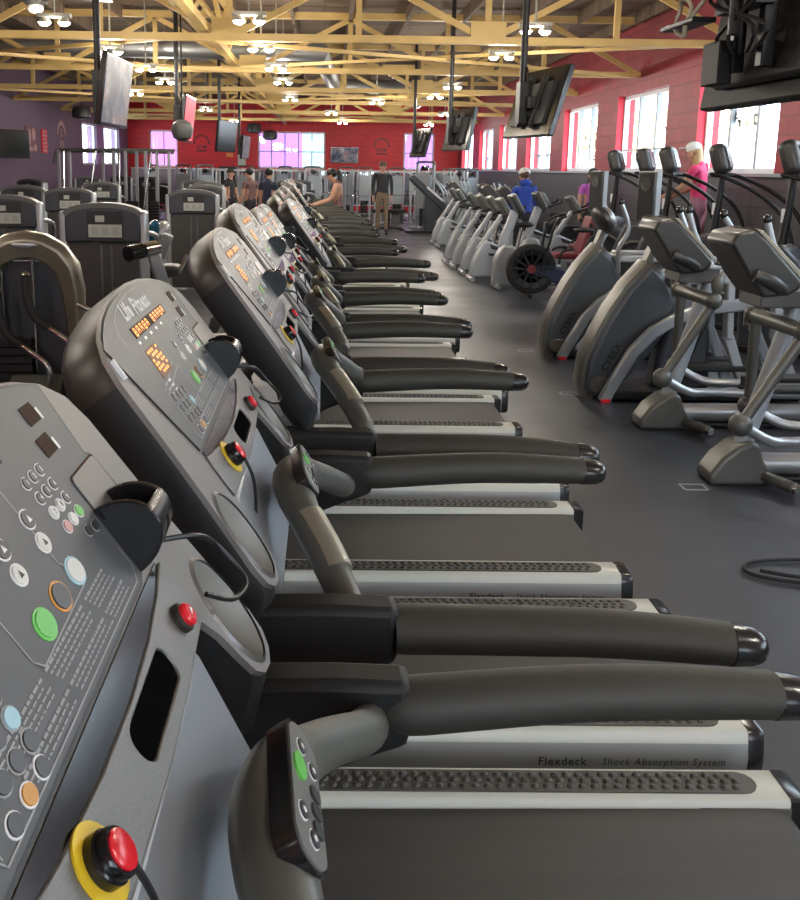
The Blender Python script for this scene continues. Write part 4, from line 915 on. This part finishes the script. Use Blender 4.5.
# dark low machine seen between the consoles
t = thing('padded_bench', 'low bench with cream top seen between second and third treadmill consoles', 'bench', (-1.32, 6.15, 0))
MB().box((0, 0, .50), (.36, .50, .10), 'placard').build('top_pad', t, bevel=.04, seg=3)
MB().box((0, 0, .34), (.34, .46, .22), 'slate').build('body', t, bevel=.02)
MB().box((0, 0, .13), (.32, .44, .20), 'machine_light').build('foot_box', t, bevel=.02)
index_kids()
TWP = [(-1.74, 8.0, 'with placard, directly behind the second treadmill console'), (-3.05, 9.7, 'at the left edge under the wall television'), (-3.32, 13.2, 'with rounded top, second from the left edge'), (-3.95, 18.0, 'left of the silver cable station'), (-1.68, 13.0, 'with placard, behind the teal dome machine'), (-1.95, 16.6, 'with placard, beside the row of treadmill consoles'), (-4.3, 14.5, 'partly hidden at the far left'), (-2.3, 20.0, 'beyond the silver cable station')]
for i, (x, y, l) in enumerate(TWP): place(TW, (x, y, 0), .1 if x < -2 else .05, 'grey weight stack machine '+l, 'weight stack machines', i == 0)
# large cable station with many posts
t = thing('cable_station', 'large silver multi-post cable station before the purple wall windows', 'cable machine', (-5.0, 24.0, 0))
for k, x in enumerate((-1.25, -1.02, -.25, .05, .3, .55, .8, 1.05, 1.32)): MB().box((x, .1*(k % 3), .97), (.065, .09, 1.94), 'machine_silver').build('post', t, bevel=.006)
MB().tube([(-1.35, 0, 1.6), (-1.3, 0, 1.86), (-1.15, 0, 1.93), (-.2, 0, 1.93)], .04, 'machine_gray', 10, sub=3).build('curved_top', t)
MB().beam((-.3, 0, 1.95), (1.5, 0, 1.95), .09, .06, 'olive_gray').beam((-1.3, .5, 1.9), (1.4, .5, 1.9), .06, .06, 'machine_gray').build('top_beam', t)
for x in (-.8, .45, .95): 
    s_ = MB()
    for k in range(9): s_.box((x, .05, .16+k*.07), (.28, .12, .06), 'black_metal')
    s_.build('weight_stack', t, flat=True)
for k, x in enumerate((-1.1, -.6, .2, .7)): MB().cyl((x, -.3, .1), (x+.25*(k % 2), -.1, 1.9), .02, 'steel', 8).build('strut', t)
MB().box((0, .1, .04), (2.9, .9, .06), 'machine_gray').build('base', t)
index_kids()
CTP = [(2.72, 26.8), (3.7, 27.6), (-3.1, 26.5), (-2.2, 28.6), (-.3, 29.0), (.7, 30.2), (2.3, 31.5), (3.4, 33), (-4.2, 30.5), (4.3, 29.5), (-1.2, 32), (1.4, 34.5), (-5.6, 33), (4.4, 35)]
for i, (x, y) in enumerate(CTP): place(CT, (x, y, 0), (.3*((i*7) % 5-2)), 'silver cable tower standing right behind the ladder climber' if i == 0 else 'silver cable tower among the machines at the back of the hall', 'cable towers at the back', i == 0, scale=.86 if i == 0 else .78)
RKP = [(.95, 28.0), (-1.0, 27.3), (-2.2, 25.4), (2.2, 29.4), (-.2, 31.2), (-3.6, 33), (3.6, 30.8), (.4, 33.2), (2.6, 35), (-1.9, 35)]
for i, (x, y) in enumerate(RKP): place(RK, (x, y, 0), .25*((i*5) % 3-1), 'barbell rack with white and black plates at the back of the hall', 'barbell racks at the back', i == 0, scale=.73)
for i, (x, y) in enumerate(((-.7, 22), (-.9, 23.4), (-2.8, 22.5), (-5.9, 20.5), (-6.3, 27), (-6.0, 30), (-4.9, 28.2), (-.6, 24.9))): place(TW, (x, y, 0), .4*((i*5) % 3-1), 'grey weight machine in the far rows before the red wall', 'weight machines in the far rows')
# bench with a dark cross foot past the man
t = thing('weight_bench', 'small black weight bench with a flat cross foot behind the man in black', 'bench', (1.72, 26.4, 0), .1)
MB().box((0, 0, .50), (.9, .26, .09), 'upholstery').build('pad', t, bevel=.03)
MB().box((0, 0, .25), (.08, .08, .45), 'black_metal').build('post', t)
for x in (-.38, .38): MB().box((x*.9, 0, .03), (.06, .5, .05), 'black_metal').build('foot', t)
MB().box((0, 0, .05), (.75, .06, .05), 'black_metal').build('spine', t)
# ------------------------------------------------------------------ televisions on poles, speakers, wall things
def tv(x, y, zc, face, label, w=.98, h=.56, screen='screen_picture', tilt=.12, yaw=0., ztop=ZC):
    t = thing('hanging_television', label, 'television', (x, y, 0), yaw)
    s = 1 if face > 0 else -1
    R = Matrix.Rotation(s*tilt, 3, 'Y'); c = V((s*.14, 0, zc))
    b = MB().box(c, (.05, w, h), 'gloss_black', R).build('cabinet', t, bevel=.008)
    MB().box(c+R @ V((s*.0262, 0, .0)), (.003, w-.05, h-.05), screen, R).build('screen', b, flat=True)
    m = MB().box(c+R @ V((-s*.035, 0, -.02)), (.03, w*.7, h*.62), 'dark_plastic', R)
    for k in (-1, 1): m.box(c+R @ V((-s*.055, k*.14, 0)), (.03, .05, h*.75), 'black_metal', R)
    m.build('rear_cover', b, bevel=.006)
    MB().box(c+V((-s*.08, 0, 0)), (.10, .30, .10), 'black_metal').box((0, 0, zc), (.08, .10, .36), 'black_metal').build('bracket', t, bevel=.006)
    MB().cyl((0, 0, zc-.12), (0, 0, ztop), .03, 'black_metal', 12).build('pole', t)
    m = MB()
    for k in range(3): m.tube([(.02, .05-.04*k, zc+.30), (s*.05, .12-.1*k, zc+.05), (s*.07, .05*k, zc-.12), (0, .04, zc-.05)], .008, 'rubber', 6, sub=4)
    m.build('cables', t)
    return t
tv(-1.93, 8.8, 2.20, 1, 'hanging television with its screen in view above the left treadmills', 1.0, .58, tilt=.14, yaw=-.02)
tv(-1.95, 13.6, 2.20, 1, 'hanging television showing a bright red screen', 1.0, .60, 'pink_red_screen', .12, .0)
tv(-1.98, 19.4, 2.15, 1, 'dark hanging television right of the black and red logo poster', .95, .58, 'gloss_black', .10, -.28)
tv(-2.0, 24.2, 2.05, 1, 'small looking hanging television farthest of the left line', .95, .56, 'screen_picture', .1, -.1)
tv(1.72, 8.9, 2.16, 1, 'black back of the hanging television in front of the far window piers', 1.02, .60, tilt=.28, yaw=.20)
tv(1.76, 14.2, 2.13, 1, 'black back of a smaller hanging television, middle of the right line', 1.0, .58, tilt=.2, yaw=.22)
tv(1.80, 20.2, 2.10, 1, 'black back of the hanging television nearest the red back wall', 1.0, .58, tilt=.25, yaw=.2)
# nearest television cluster at the upper right
t = thing('hanging_television', 'large black back of the nearest hanging television at the upper right corner', 'television', (1.63, 4.0, .06), .05)
R = Matrix.Rotation(.16, 3, 'Y'); c = V((.16, 0, 2.13))
b = MB().box(c, (.06, 1.15, .68), 'dark_plastic', R).build('cabinet', t, bevel=.012)
MB().box(c+R @ V((.0315, 0, 0)), (.003, 1.09, .62), 'screen_picture', R).build('screen', b, flat=True)
MB().box(c+R @ V((-.05, .0, -.05)), (.05, .80, .44), 'dark_plastic', R).build('rear_cover', b, bevel=.02)
MB().box((-.02, .20, 1.96), (.06, .16, .17), 'dark_plastic').build('power_box', t, bevel=.006)
m = MB()
for k in (-1, 1): m.box((.02, k*.12, 2.17), (.05, .05, .50), 'black_metal')
m.box((-.02, 0, 2.2), (.08, .34, .12), 'black_metal').box((-.10, .34, 2.13), (.10, .34, .02), 'black_metal'); m.build('bracket', t, bevel=.004)
MB().cyl((-.04, .0, 2.05), (-.04, .0, ZC), .035, 'black_metal', 12).build('pole', t)
m = MB()
for k in range(5): m.tube([(-.06, -.05+.06*k, 2.36), (-.07, .2-.12*k, 2.20), (-.05, -.25+.1*k, 2.06), (-.02, .05*k-.1, 1.98)], .008, 'rubber', 6, sub=4)
m.build('cables', t)
m = MB().tube([(-.12+.01*math.sin(a*3), .34+.065*math.cos(a), 2.16+.075*math.sin(a)) for a in [2*pi*k/14 for k in range(25)]], .009, 'cream_cord', 8).tube([(-.12, .27, 2.14), (-.10, .20, 2.20), (-.06, .12, 2.30)], .008, 'cream_cord', 8, sub=3)
m.build('coiled_cord', t)
# speakers under the roof
for x, y, z, l in ((-6.5, 27.5, 2.98, 'round dark speaker hanging before the purple wall'), (-2.45, 36.0, 2.95, 'round dark speaker hanging above the wide back window'), (-1.9, 36.2, 2.72, 'small round dark speaker in front of the wide back window'), (-1.76, 12.7, 2.02, 'grey dome speaker hanging below the red television')):
    t = thing('hanging_speaker', l, 'speaker', (x, y, 0))
    MB().lathe([(.10, .16), (.22, .12), (.26, 0), (.25, -.14), (.16, -.18)] if y > 20 else [(.05, .13), (.12, .08), (.14, 0), (.11, -.09), (.04, -.13)], (0, 0, z), (0, 0, 1), 'shroud' if y > 20 else 'machine_gray', 18).build('shell', t)
    MB().cyl((0, 0, z+.12), (0, 0, ZC), .012, 'black_metal', 8).build('stem', t)
# ceiling fan
t = thing('ceiling_fan', 'dark ceiling fan with a light below, at the upper left corner', 'ceiling fan', (-3.05, 11.0, 0))
MB().lathe([(.05, .20), (.12, .14), (.14, .04), (.08, 0)], (0, 0, 3.22), (0, 0, 1), 'shroud', 16).build('motor', t)
MB().ell((0, 0, 3.20), (.09, .09, .06), 'tube_light', 14, 8).build('lamp_globe', t)
MB().cyl((0, 0, 3.4), (0, 0, ZC), .02, 'black_metal', 8).build('rod', t)
for k in range(4):
    a = k*pi/2+.15; MB().beam((.14*math.cos(a), .14*math.sin(a), 3.30), (.80*math.cos(a), .80*math.sin(a), 3.30), .14, .012, 'shroud').build('blade', t)
# wall television at the far left
t = thing('wall_television', 'black television on a bracket at the left edge of the purple wall', 'television', (XL, 22.6, 0))
MB().box((.35, .0, 2.02), (.08, 1.1, .62), 'gloss_black', Matrix.Rotation(-.5, 3, 'Z')).build('cabinet', t, bevel=.01)
MB().box((.17, .05, 2.05), (.34, .08, .08), 'black_metal').build('bracket', t)
# things on the purple wall
def wallbox(name, label, cat, y0, y1, z0, z1, m_):
    o = MB().box((XL+.015, (y0+y1)/2, (z0+z1)/2), (.03, y1-y0, z1-z0), m_).build(name, flat=True); return tag(o, label, cat)
o = wallbox('wall_banner', 'tall pink and brown picture banner on the purple wall', 'banner', 24.9, 25.9, 1.88, 2.50, 'poster_dark')
m = MB()
for y0, y1, z0, z1 in ((25.1, 25.35, 2.05, 2.45), (25.45, 25.75, 2.15, 2.48), (25.15, 25.5, 1.9, 2.02), (25.55, 25.85, 1.9, 2.08)): m.prism(ellipse((y0+y1)/2, (z0+z1)/2, (y1-y0)/2, (z1-z0)/2, 14), (lambda a, b, q: V((XL+.031+q, a, b)), 0, .002), 'poster_pink')
m.build('picture', o, flat=True)
o = wallbox('wall_banner', 'narrow red banner with white words on the purple wall', 'banner', 26.35, 26.85, 1.88, 2.48, 'poster_red')
m = MB()
for k in range(6): m.box((XL+.032, 26.6, 2.42-k*.096), (.003, .28+.08*(k % 2), .045), 'poster_pink')
m.build('lettering', o, flat=True)
o = wallbox('wall_emblem', 'pale arched emblem on the purple wall beside the window', 'emblem', 28.15, 28.2, 2.30, 2.32, 'poster_pink')
m = MB(); f = lambda a, b, q: V((XL+.012+q, a, b))
n_ = [(28.4+.40*math.cos(a), 2.40+.32*math.sin(a)) for a in [pi*k/12 for k in range(13)]]
for q in strip(n_, .12): m.add([f(p.x, p.y, 0) for p in q], [(0, 1, 2, 3)], 'poster_pink')
m.text('S', .3, frame((XL+.012, 28.4, 2.44), (0, -1, 0), (0, 0, 1), (1, 0, 0)), 'poster_pink', 0, .01); m.text('GYM', .20, frame((XL+.012, 28.4, 2.16), (0, -1, 0), (0, 0, 1), (1, 0, 0)), 'poster_pink', 0, .008).text('FITNESS', .12, frame((XL+.012, 28.4, 2.03), (0, -1, 0), (0, 0, 1), (1, 0, 0)), 'poster_pink', 0, .005)
m.build('artwork', o, flat=True)
# back wall things
t = MB().box((.79, YB-.05, 2.07), (1.04, .08, .58), 'gloss_black').build('wall_television', bevel=.01); tag(t, 'wall television on the red back wall showing a moving picture', 'television')
MB().box((.79, YB-.092, 2.07), (.98, .004, .52), 'screen_picture').build('screen', t, flat=True)
for x, z, l in ((2.17, 2.40, 'square red poster with a round black gym emblem right of the back television'), (-4.55, 2.43, 'square red poster with a round black gym emblem left of the wide back window')):
    o = MB().box((x, YB-.015, z), (.86, .03, .86), 'poster_red').build('wall_poster', flat=True); tag(o, l, 'poster')
    m = MB(); f = lambda a, b, q: V((x+a, YB-.0305-q, z+b))
    for k in range(13):
        a = math.radians(-5+190*k/12); r = .27; p = V((r*math.cos(a), .02+r*math.sin(a))); d = V((math.cos(a), math.sin(a))); e_ = V((-d.y, d.x))
        m.add([f(*(p-d*.04-e_*.022), 0), f(*(p+d*.04-e_*.024), 0), f(*(p+d*.04+e_*.024), 0), f(*(p-d*.04+e_*.022), 0)], [(0, 1, 2, 3)], 'ink_black')
    m.text('GYM', .17, frame((x, YB-.031, z-.13), (1, 0, 0), (0, 0, 1), (0, -1, 0)), 'ink_black', .0005, .004)
    for q in strip([(-.2, -.27), (.2, -.27)], .05): m.add([f(p.x, p.y, 0) for p in q], [(0, 1, 2, 3)], 'ink_black')
    m.build('emblem', o, flat=True)
tag(MB().box((-3.05, YB-.01, 1.83), (.30, .02, .44), 'paper').build('wall_sign', flat=True), 'pale paper notice on the red back wall beside the wide window', 'notice')
tag(MB().box((-3.5, YB-.01, 2.02), (.26, .02, .13), 'orange_card').build('wall_sign', flat=True), 'small orange card on the red back wall', 'notice')
# dark cabinet below
tag(MB().box((-3.55, YB-.35, .8), (.62, .5, 1.6), 'ink_black').box((-3.55, YB-.605, .8), (.56, .012, 1.5), 'dark_plastic').build('tall_cabinet', bevel=.01), 'tall black cabinet against the red back wall', 'cabinet')
# cable loop and floor plates
tag(MB().tube([(1.98, 3.62, .012), (1.80, 3.68, .012), (1.72, 3.76, .012), (1.80, 3.86, .012), (2.05, 3.88, .012), (2.15, 3.80, .012), (1.95, 3.70, .012), (1.78, 3.76, .014)], .008, 'rubber', 8, sub=4).build('floor_cable'), 'black cable looped on the floor at the right edge', 'cable')
for x, y, l in ((1.92, 4.87, 'small square floor outlet plate in front of the nearest elliptical'), (1.80, 7.02, 'small floor outlet plate in front of the nearest fin trainer'), (1.83, 8.75, 'small floor outlet plate in front of the farther fin trainer')):
    tag(MB().plate(rrect(x, y, .065, .05, .008, 2), [rrect(x, y, .054, .039, .006, 2)], (lambda a, b, q: V((a, b, q))), 0, .004, 'machine_light').build('floor_outlet', flat=True), l, 'floor outlet')
# ------------------------------------------------------------------ outside the windows
tag(MB().box((45, 15, -.25), (78, 110, .1), 'asphalt').build('ground_outside', flat=True), kind='structure')
tag(MB().box((0, 62, -.25), (100, 46, .1), 'asphalt').build('ground_back', flat=True), kind='structure')
t = thing('building', 'pale low building across the street outside the windows', 'building', (30, 22, -.2))
MB().box((0, 0, 2.2), (4, 46, 4.4), 'out_white').build('wall', t, flat=True)
MB().box((0, 0, 4.5), (4.6, 47, .3), 'frame_blue').build('roof', t, flat=True)
for k in range(9): MB().box((-2.02, -19+k*4.7, 1.9), (.06, 2.2, 1.5), 'frame_blue').build('window', t, flat=True)
def tree(x, y, h, m1, label):
    t = thing('street_tree', label, 'tree', (x, y, -.2))
    MB().tube([(0, 0, 0), (.1, 0, h*.3), (0, .1, h*.6)], [.16, .12, .07], 'bark', 8).tube([(.05, 0, h*.35), (.7, .3, h*.6)], [.07, .03], 'bark', 6).tube([(.05, 0, h*.4), (-.6, -.5, h*.62)], [.07, .03], 'bark', 6).build('trunk', t)
    m = MB(); rr = random.Random(int(x*10+y))
    for k in range(420):
        a, b, r = rr.uniform(0, 2*pi), math.acos(rr.uniform(-1, 1)), rr.uniform(.5, 1)**.6
        p = V((1.9*r*math.sin(b)*math.cos(a), 1.9*r*math.sin(b)*math.sin(a), h*.66+1.7*r*math.cos(b))); s = rr.uniform(.10, .2); u_ = V((rr.uniform(-1, 1), rr.uniform(-1, 1), rr.uniform(-1, 1))).normalized(); w_ = u_.cross(V((rr.uniform(-1, 1), rr.uniform(-1, 1), .3))).normalized()
        m.add([p-u_*s, p-w_*s*.6, p+u_*s, p+w_*s*.6], [(0, 1, 2, 3)], m1)
    m.build('crown', t, flat=True)
for i, (x, y, h, mm_, l) in enumerate(((11.5, 33, 5.2, 'leaf_yellow', 'yellow leaved street tree outside the third window'), (10.5, 39, 5, 'leaf_green', 'green street tree outside the fourth window'), (12.5, 45, 5.6, 'leaf_yellow', 'yellow leaved street tree far down the street'), (14, 52, 5.5, 'leaf_green', 'green street tree at the end of the street'), (9.5, 26.5, 4.6, 'leaf_yellow', 'yellow green street tree outside the second window'))): tree(x, y, h, mm_, l)
for x, y, mm_, l in ((13, 24, 'car_white', 'white parked car outside the large window'), (13.5, 36, 'car_red', 'red parked car outside the middle windows'), (-4, 52, 'car_white', 'white parked car outside the wide back window')):
    t = thing('car', l, 'car', (x, y, -.2), pi/2 if x > 0 else 0)
    MB().prism([(-2.1, .3), (-2.1, .75), (-1.5, .9), (-.9, 1.4), (.7, 1.42), (1.3, .95), (2.1, .8), (2.15, .3)], XZ(-.85, .85), mm_).build('body', t, bevel=.08)
    MB().prism([(-1.3, .93), (-.85, 1.34), (.65, 1.36), (1.1, .95)], XZ(-.86, .86), 'gloss_black').build('window', t)
    for sx in (-1.35, 1.35):
        for sy in (-.8, .8): MB().cyl((sx, sy-.1, .32), (sx, sy+.1, .32), .32, 'rubber', 16).build('wheel', t)
# faint lettering seen reversed on the nearest window glass
o = MB().text('GYM', .42, frame((XR+.16, 12.5, 2.28), (0, 1, 0), (0, 0, 1), (1, 0, 0)), 'pale_ink', .0, .004).build('window_lettering', flat=True); tag(o, 'faint reversed lettering on the nearest large window', 'lettering')
# ------------------------------------------------------------------ people
def person(label, loc, rz, J, reg, hair, scale=1.0, hairkind='short', extra=None):
    """J: joint positions (x forward, y left, z up); reg: material per region"""
    t = thing('person', label, 'person', loc, rz); t.scale = (scale,)*3
    vs, rs, es, rg = [], [], [], []
    def add(p, r, par, g):
        vs.append(V(p)); rs.append(r); rg.append(g)
        if par is not None: es.append((par, len(vs)-1))
        return len(vs)-1
    pel = add(J['pelvis'], (.15, .105), None, 'legs'); wa = add(J['waist'], (.13, .095), pel, 'top'); ch = add(J['chest'], (.155, .11), wa, 'top')
    nb = add(J['neck'], (.06, .058), ch, 'top'); nk = add(V(J['neck'])*.5+V(J['head'])*.5+V((0, 0, -.035)), (.05, .05), nb, 'skin')
    hd = add(V(J['head'])+V((.01, 0, -.03)), (.078, .072), nk, 'skin'); ht = add(V(J['head'])+V((-.005, 0, .065)), (.082, .076), hd, 'skin')
    for s, k in ((1, 'l'), (-1, 'r')):
        sh = add(J['sh'+k], (.062, .06), ch, 'sleeve'); el = add(J['el'+k], (.043, .043), sh, 'fore'); wr_ = add(J['wr'+k], (.029, .029), el, 'hand')
        d = (V(J['wr'+k])-V(J['el'+k])).normalized(); pm = add(V(J['wr'+k])+d*.07, (.032, .02), wr_, 'hand')
        sd = d.cross(V((0, 1, 0.2))).normalized()
        for q, (o_, l_) in enumerate(((-.03, .065), (-.011, .078), (.009, .073), (.027, .058))):
            add(V(J['wr'+k])+d*(.07+l_)+sd*o_+V((.012, 0, 0)), (.008, .008), pm, 'hand')
        add(V(J['wr'+k])+d*.06+sd*-.06, (.009, .009), pm, 'hand')
        hp = add(J['hip'+k], (.092, .088), pel, 'legs'); kn = add(J['kn'+k], (.058, .058), hp, 'legs'); cf_ = add(V(J['kn'+k])*.6+V(J['an'+k])*.4+V((-.02, 0, 0)), (.055, .055), kn, 'legs'); an = add(J['an'+k], (.038, .038), cf_, 'shoe')
        add(V(J['an'+k])+V((.06, 0, -.055)), (.042, .034), an, 'shoe'); add(V(J['an'+k])+V((.16, 0, -.06)), (.036, .026), len(vs)-1, 'shoe')
    me = bpy.data.meshes.new('p'); me.from_pydata([tuple(v) for v in vs], es, []); ob = bpy.data.objects.new('p', me); COL.objects.link(ob)
    sk = ob.modifiers.new('s', 'SKIN'); sk.use_smooth_shade = True
    for i, sv in enumerate(me.skin_vertices[0].data): sv.radius = rs[i]; sv.use_root = (i == 0)
    sb = ob.modifiers.new('d', 'SUBSURF'); sb.levels = 2; sb.render_levels = 2
    dg = bpy.context.evaluated_depsgraph_get(); ev = ob.evaluated_get(dg); m2 = bpy.data.meshes.new_from_object(ev)
    names = ['skin', 'top', 'sleeve', 'fore', 'hand', 'legs', 'shoe']
    m2.materials.clear()
    for n in names: m2.materials.append(MATS[reg[n]])
    par = {b: a for a, b in es}
    for p in m2.polygons:
        c = V(p.center); best = (9, 'top')
        for a, b in es:
            A, B = vs[a], vs[b]; u = max(0, min(1, (c-A).dot(B-A)/max(1e-9, (B-A).length_squared))); dd = (c-(A+(B-A)*u)).length
            g = rg[b] if u > .45 else rg[a]
            if rg[b] == 'sleeve' and rg[a] == 'top': g = 'sleeve'
            if rg[b] == 'fore': g = 'sleeve' if u < .55 else 'fore'
            if rg[b] == 'hand' and rg[a] == 'fore': g = 'fore' if u < .85 else 'hand'
            if rg[b] == 'shoe' and rg[a] == 'legs': g = 'legs' if u < .8 else 'shoe'
            if rg[b] == 'top' and rg[a] == 'legs': g = 'legs' if u < .3 else 'top'
            if dd < best[0]: best = (dd, g)
        p.material_index = names.index(best[1]); p.use_smooth = True
    bpy.data.objects.remove(ob)
    body = bpy.data.objects.new('body', m2); COL.objects.link(body); body.parent = t
    h = V(J['head'])
    fm = MB().ell(h+V((.092, 0, -.02)), (.018, .014, .022), reg['skin'], 8, 6)
    fm.build('nose', t)
    for s in (-1, 1):
        MB().ell(h+V((.074, s*.03, .015)), (.010, .013, .008), 'ink_black', 8, 6).build('eye', t); MB().ell(h+V((-.005, s*.083, -.005)), (.02, .01, .032), reg['skin'], 8, 6).build('ear', t)
    MB().ell(h+V((.075, 0, -.062)), (.010, .024, .006), 'poster_dark', 8, 6).build('mouth', t)
    hm = MB().ell(h+V((-.022, 0, .055)), (.098, .094, .088), hair, 16, 10)
    if hairkind == 'long': hm.ell(h+V((-.075, 0, -.08)), (.06, .085, .20), hair, 14, 10)
    if hairkind == 'pony': hm.tube([h+V((-.09, 0, .08)), h+V((-.16, 0, .05)), h+V((-.17, .01, -.10)), h+V((-.14, .01, -.26))], [.03, .045, .045, .015], hair, 10, sub=3)
    hm.build('hair', t)
    if extra: extra(t, h)
    return t
def pose(lean=0., arm=(0, 0), step=.0, headdip=0., armfwd=(.0, .0)):
    L = lambda x, y, z: (x+lean*max(0, z-.95), y, z)
    J = dict(pelvis=(0, 0, .95), waist=L(.01, 0, 1.10), chest=L(.0, 0, 1.30), neck=L(-.01, 0, 1.47), head=L(.03+headdip*.5, 0, 1.60-headdip*.3))
    for s, k, a, f in ((1, 'l', arm[0], armfwd[0]), (-1, 'r', arm[1], armfwd[1])):
        J['sh'+k] = L(-.01, s*.185, 1.41); S = V(J['sh'+k])
        E = S+V((.02+.28*math.sin(f), s*.035, -.28*math.cos(f))); J['el'+k] = tuple(E)
        J['wr'+k] = tuple(E+V((.25*math.sin(f+a), s*.0, -.25*math.cos(f+a))))
        st = s*step; J['hip'+k] = (0, s*.09, .90); J['kn'+k] = (.03+st*.5, s*.095, .50); J['an'+k] = (st, s*.10, .085)
    return J
REG = lambda skin, top, sleeve, fore, legs, shoe: dict(skin=skin, top=top, sleeve=sleeve, fore=fore, hand=skin, legs=legs, shoe=shoe)
def cap(m_):
    def f(t, h):
        c = MB().ell(h+V((-.01, 0, .075)), (.105, .1, .085), m_, 16, 10); c.ell(h+V((.11, 0, .07)), (.08, .075, .012), m_, 12, 6); c.build('cap', t)
    return f
person('man in black jacket and khaki trousers walking in the aisle past the treadmills', (1.45, 24.6, 0), -pi/2, pose(0, (.25, .25), .10), REG('skin', 'jacket_black', 'jacket_black', 'jacket_black', 'khaki', 'jacket_black'), 'hair_brown', 1.02)
person('woman with dark ponytail in a brown tank top standing among the far treadmills', (.28, 17.03, 0), pi, pose(.12, (.9, .9), .05, .12, (.35, .35)), REG('skin', 'tank_brown', 'skin', 'skin', 'tank_brown', 'jacket_black'), 'hair_black', .93, 'pony')
def hood(t, h): MB().ell(h+V((-.07, 0, -.10)), (.08, .11, .07), 'hoodie_blue', 14, 8).build('hood', t); cap('cap_white')(t, h)
person('person in a blue hoodie and pale cap seen from behind among the bikes', (3.2, 15.95, 0), pi/2+.2, pose(.05, (.2, .3), .06), REG('skin', 'hoodie_blue', 'hoodie_blue', 'hoodie_blue', 'pants_black', 'jacket_black'), 'hair_brown', .93, 'short', hood)
person('person in a pink top, mauve tights and white cap climbing a stair stepper', (4.69, 12.505, .30), pi-.62, pose(.10, (.7, .7), .06, .08, (.4, .4)), REG('skin', 'pink_top', 'pink_top', 'skin', 'mauve_tights', 'cap_white'), 'hair_blond', .96, 'long', cap('cap_white'))
person('person with long dark hair in a purple top beyond the recumbent bikes', (4.7, 17.6, 0), -pi/2, pose(.0, (.1, .1), .02, .03, (.05, .05)), REG('skin', 'purple_top', 'purple_top', 'skin', 'pants_black', 'jacket_black'), 'hair_black', .95, 'long')
for x, y, rz, top, l in ((-2.15, 23.2, -.6, 'jacket_black', 'person in black beside the tall cabinet at the back left'), (-1.55, 21.6, 2.4, 'tank_brown', 'person in brown between the back left weight machines'), (-1.12, 20.6, 1.2, 'navy_top', 'person in navy seen from behind next to the far treadmills')):
    person(l, (x, y, 0), rz, pose(.05, (.4, .2), .05), REG('skin', top, top, 'skin', 'pants_black', 'jacket_black'), 'hair_black', .9)
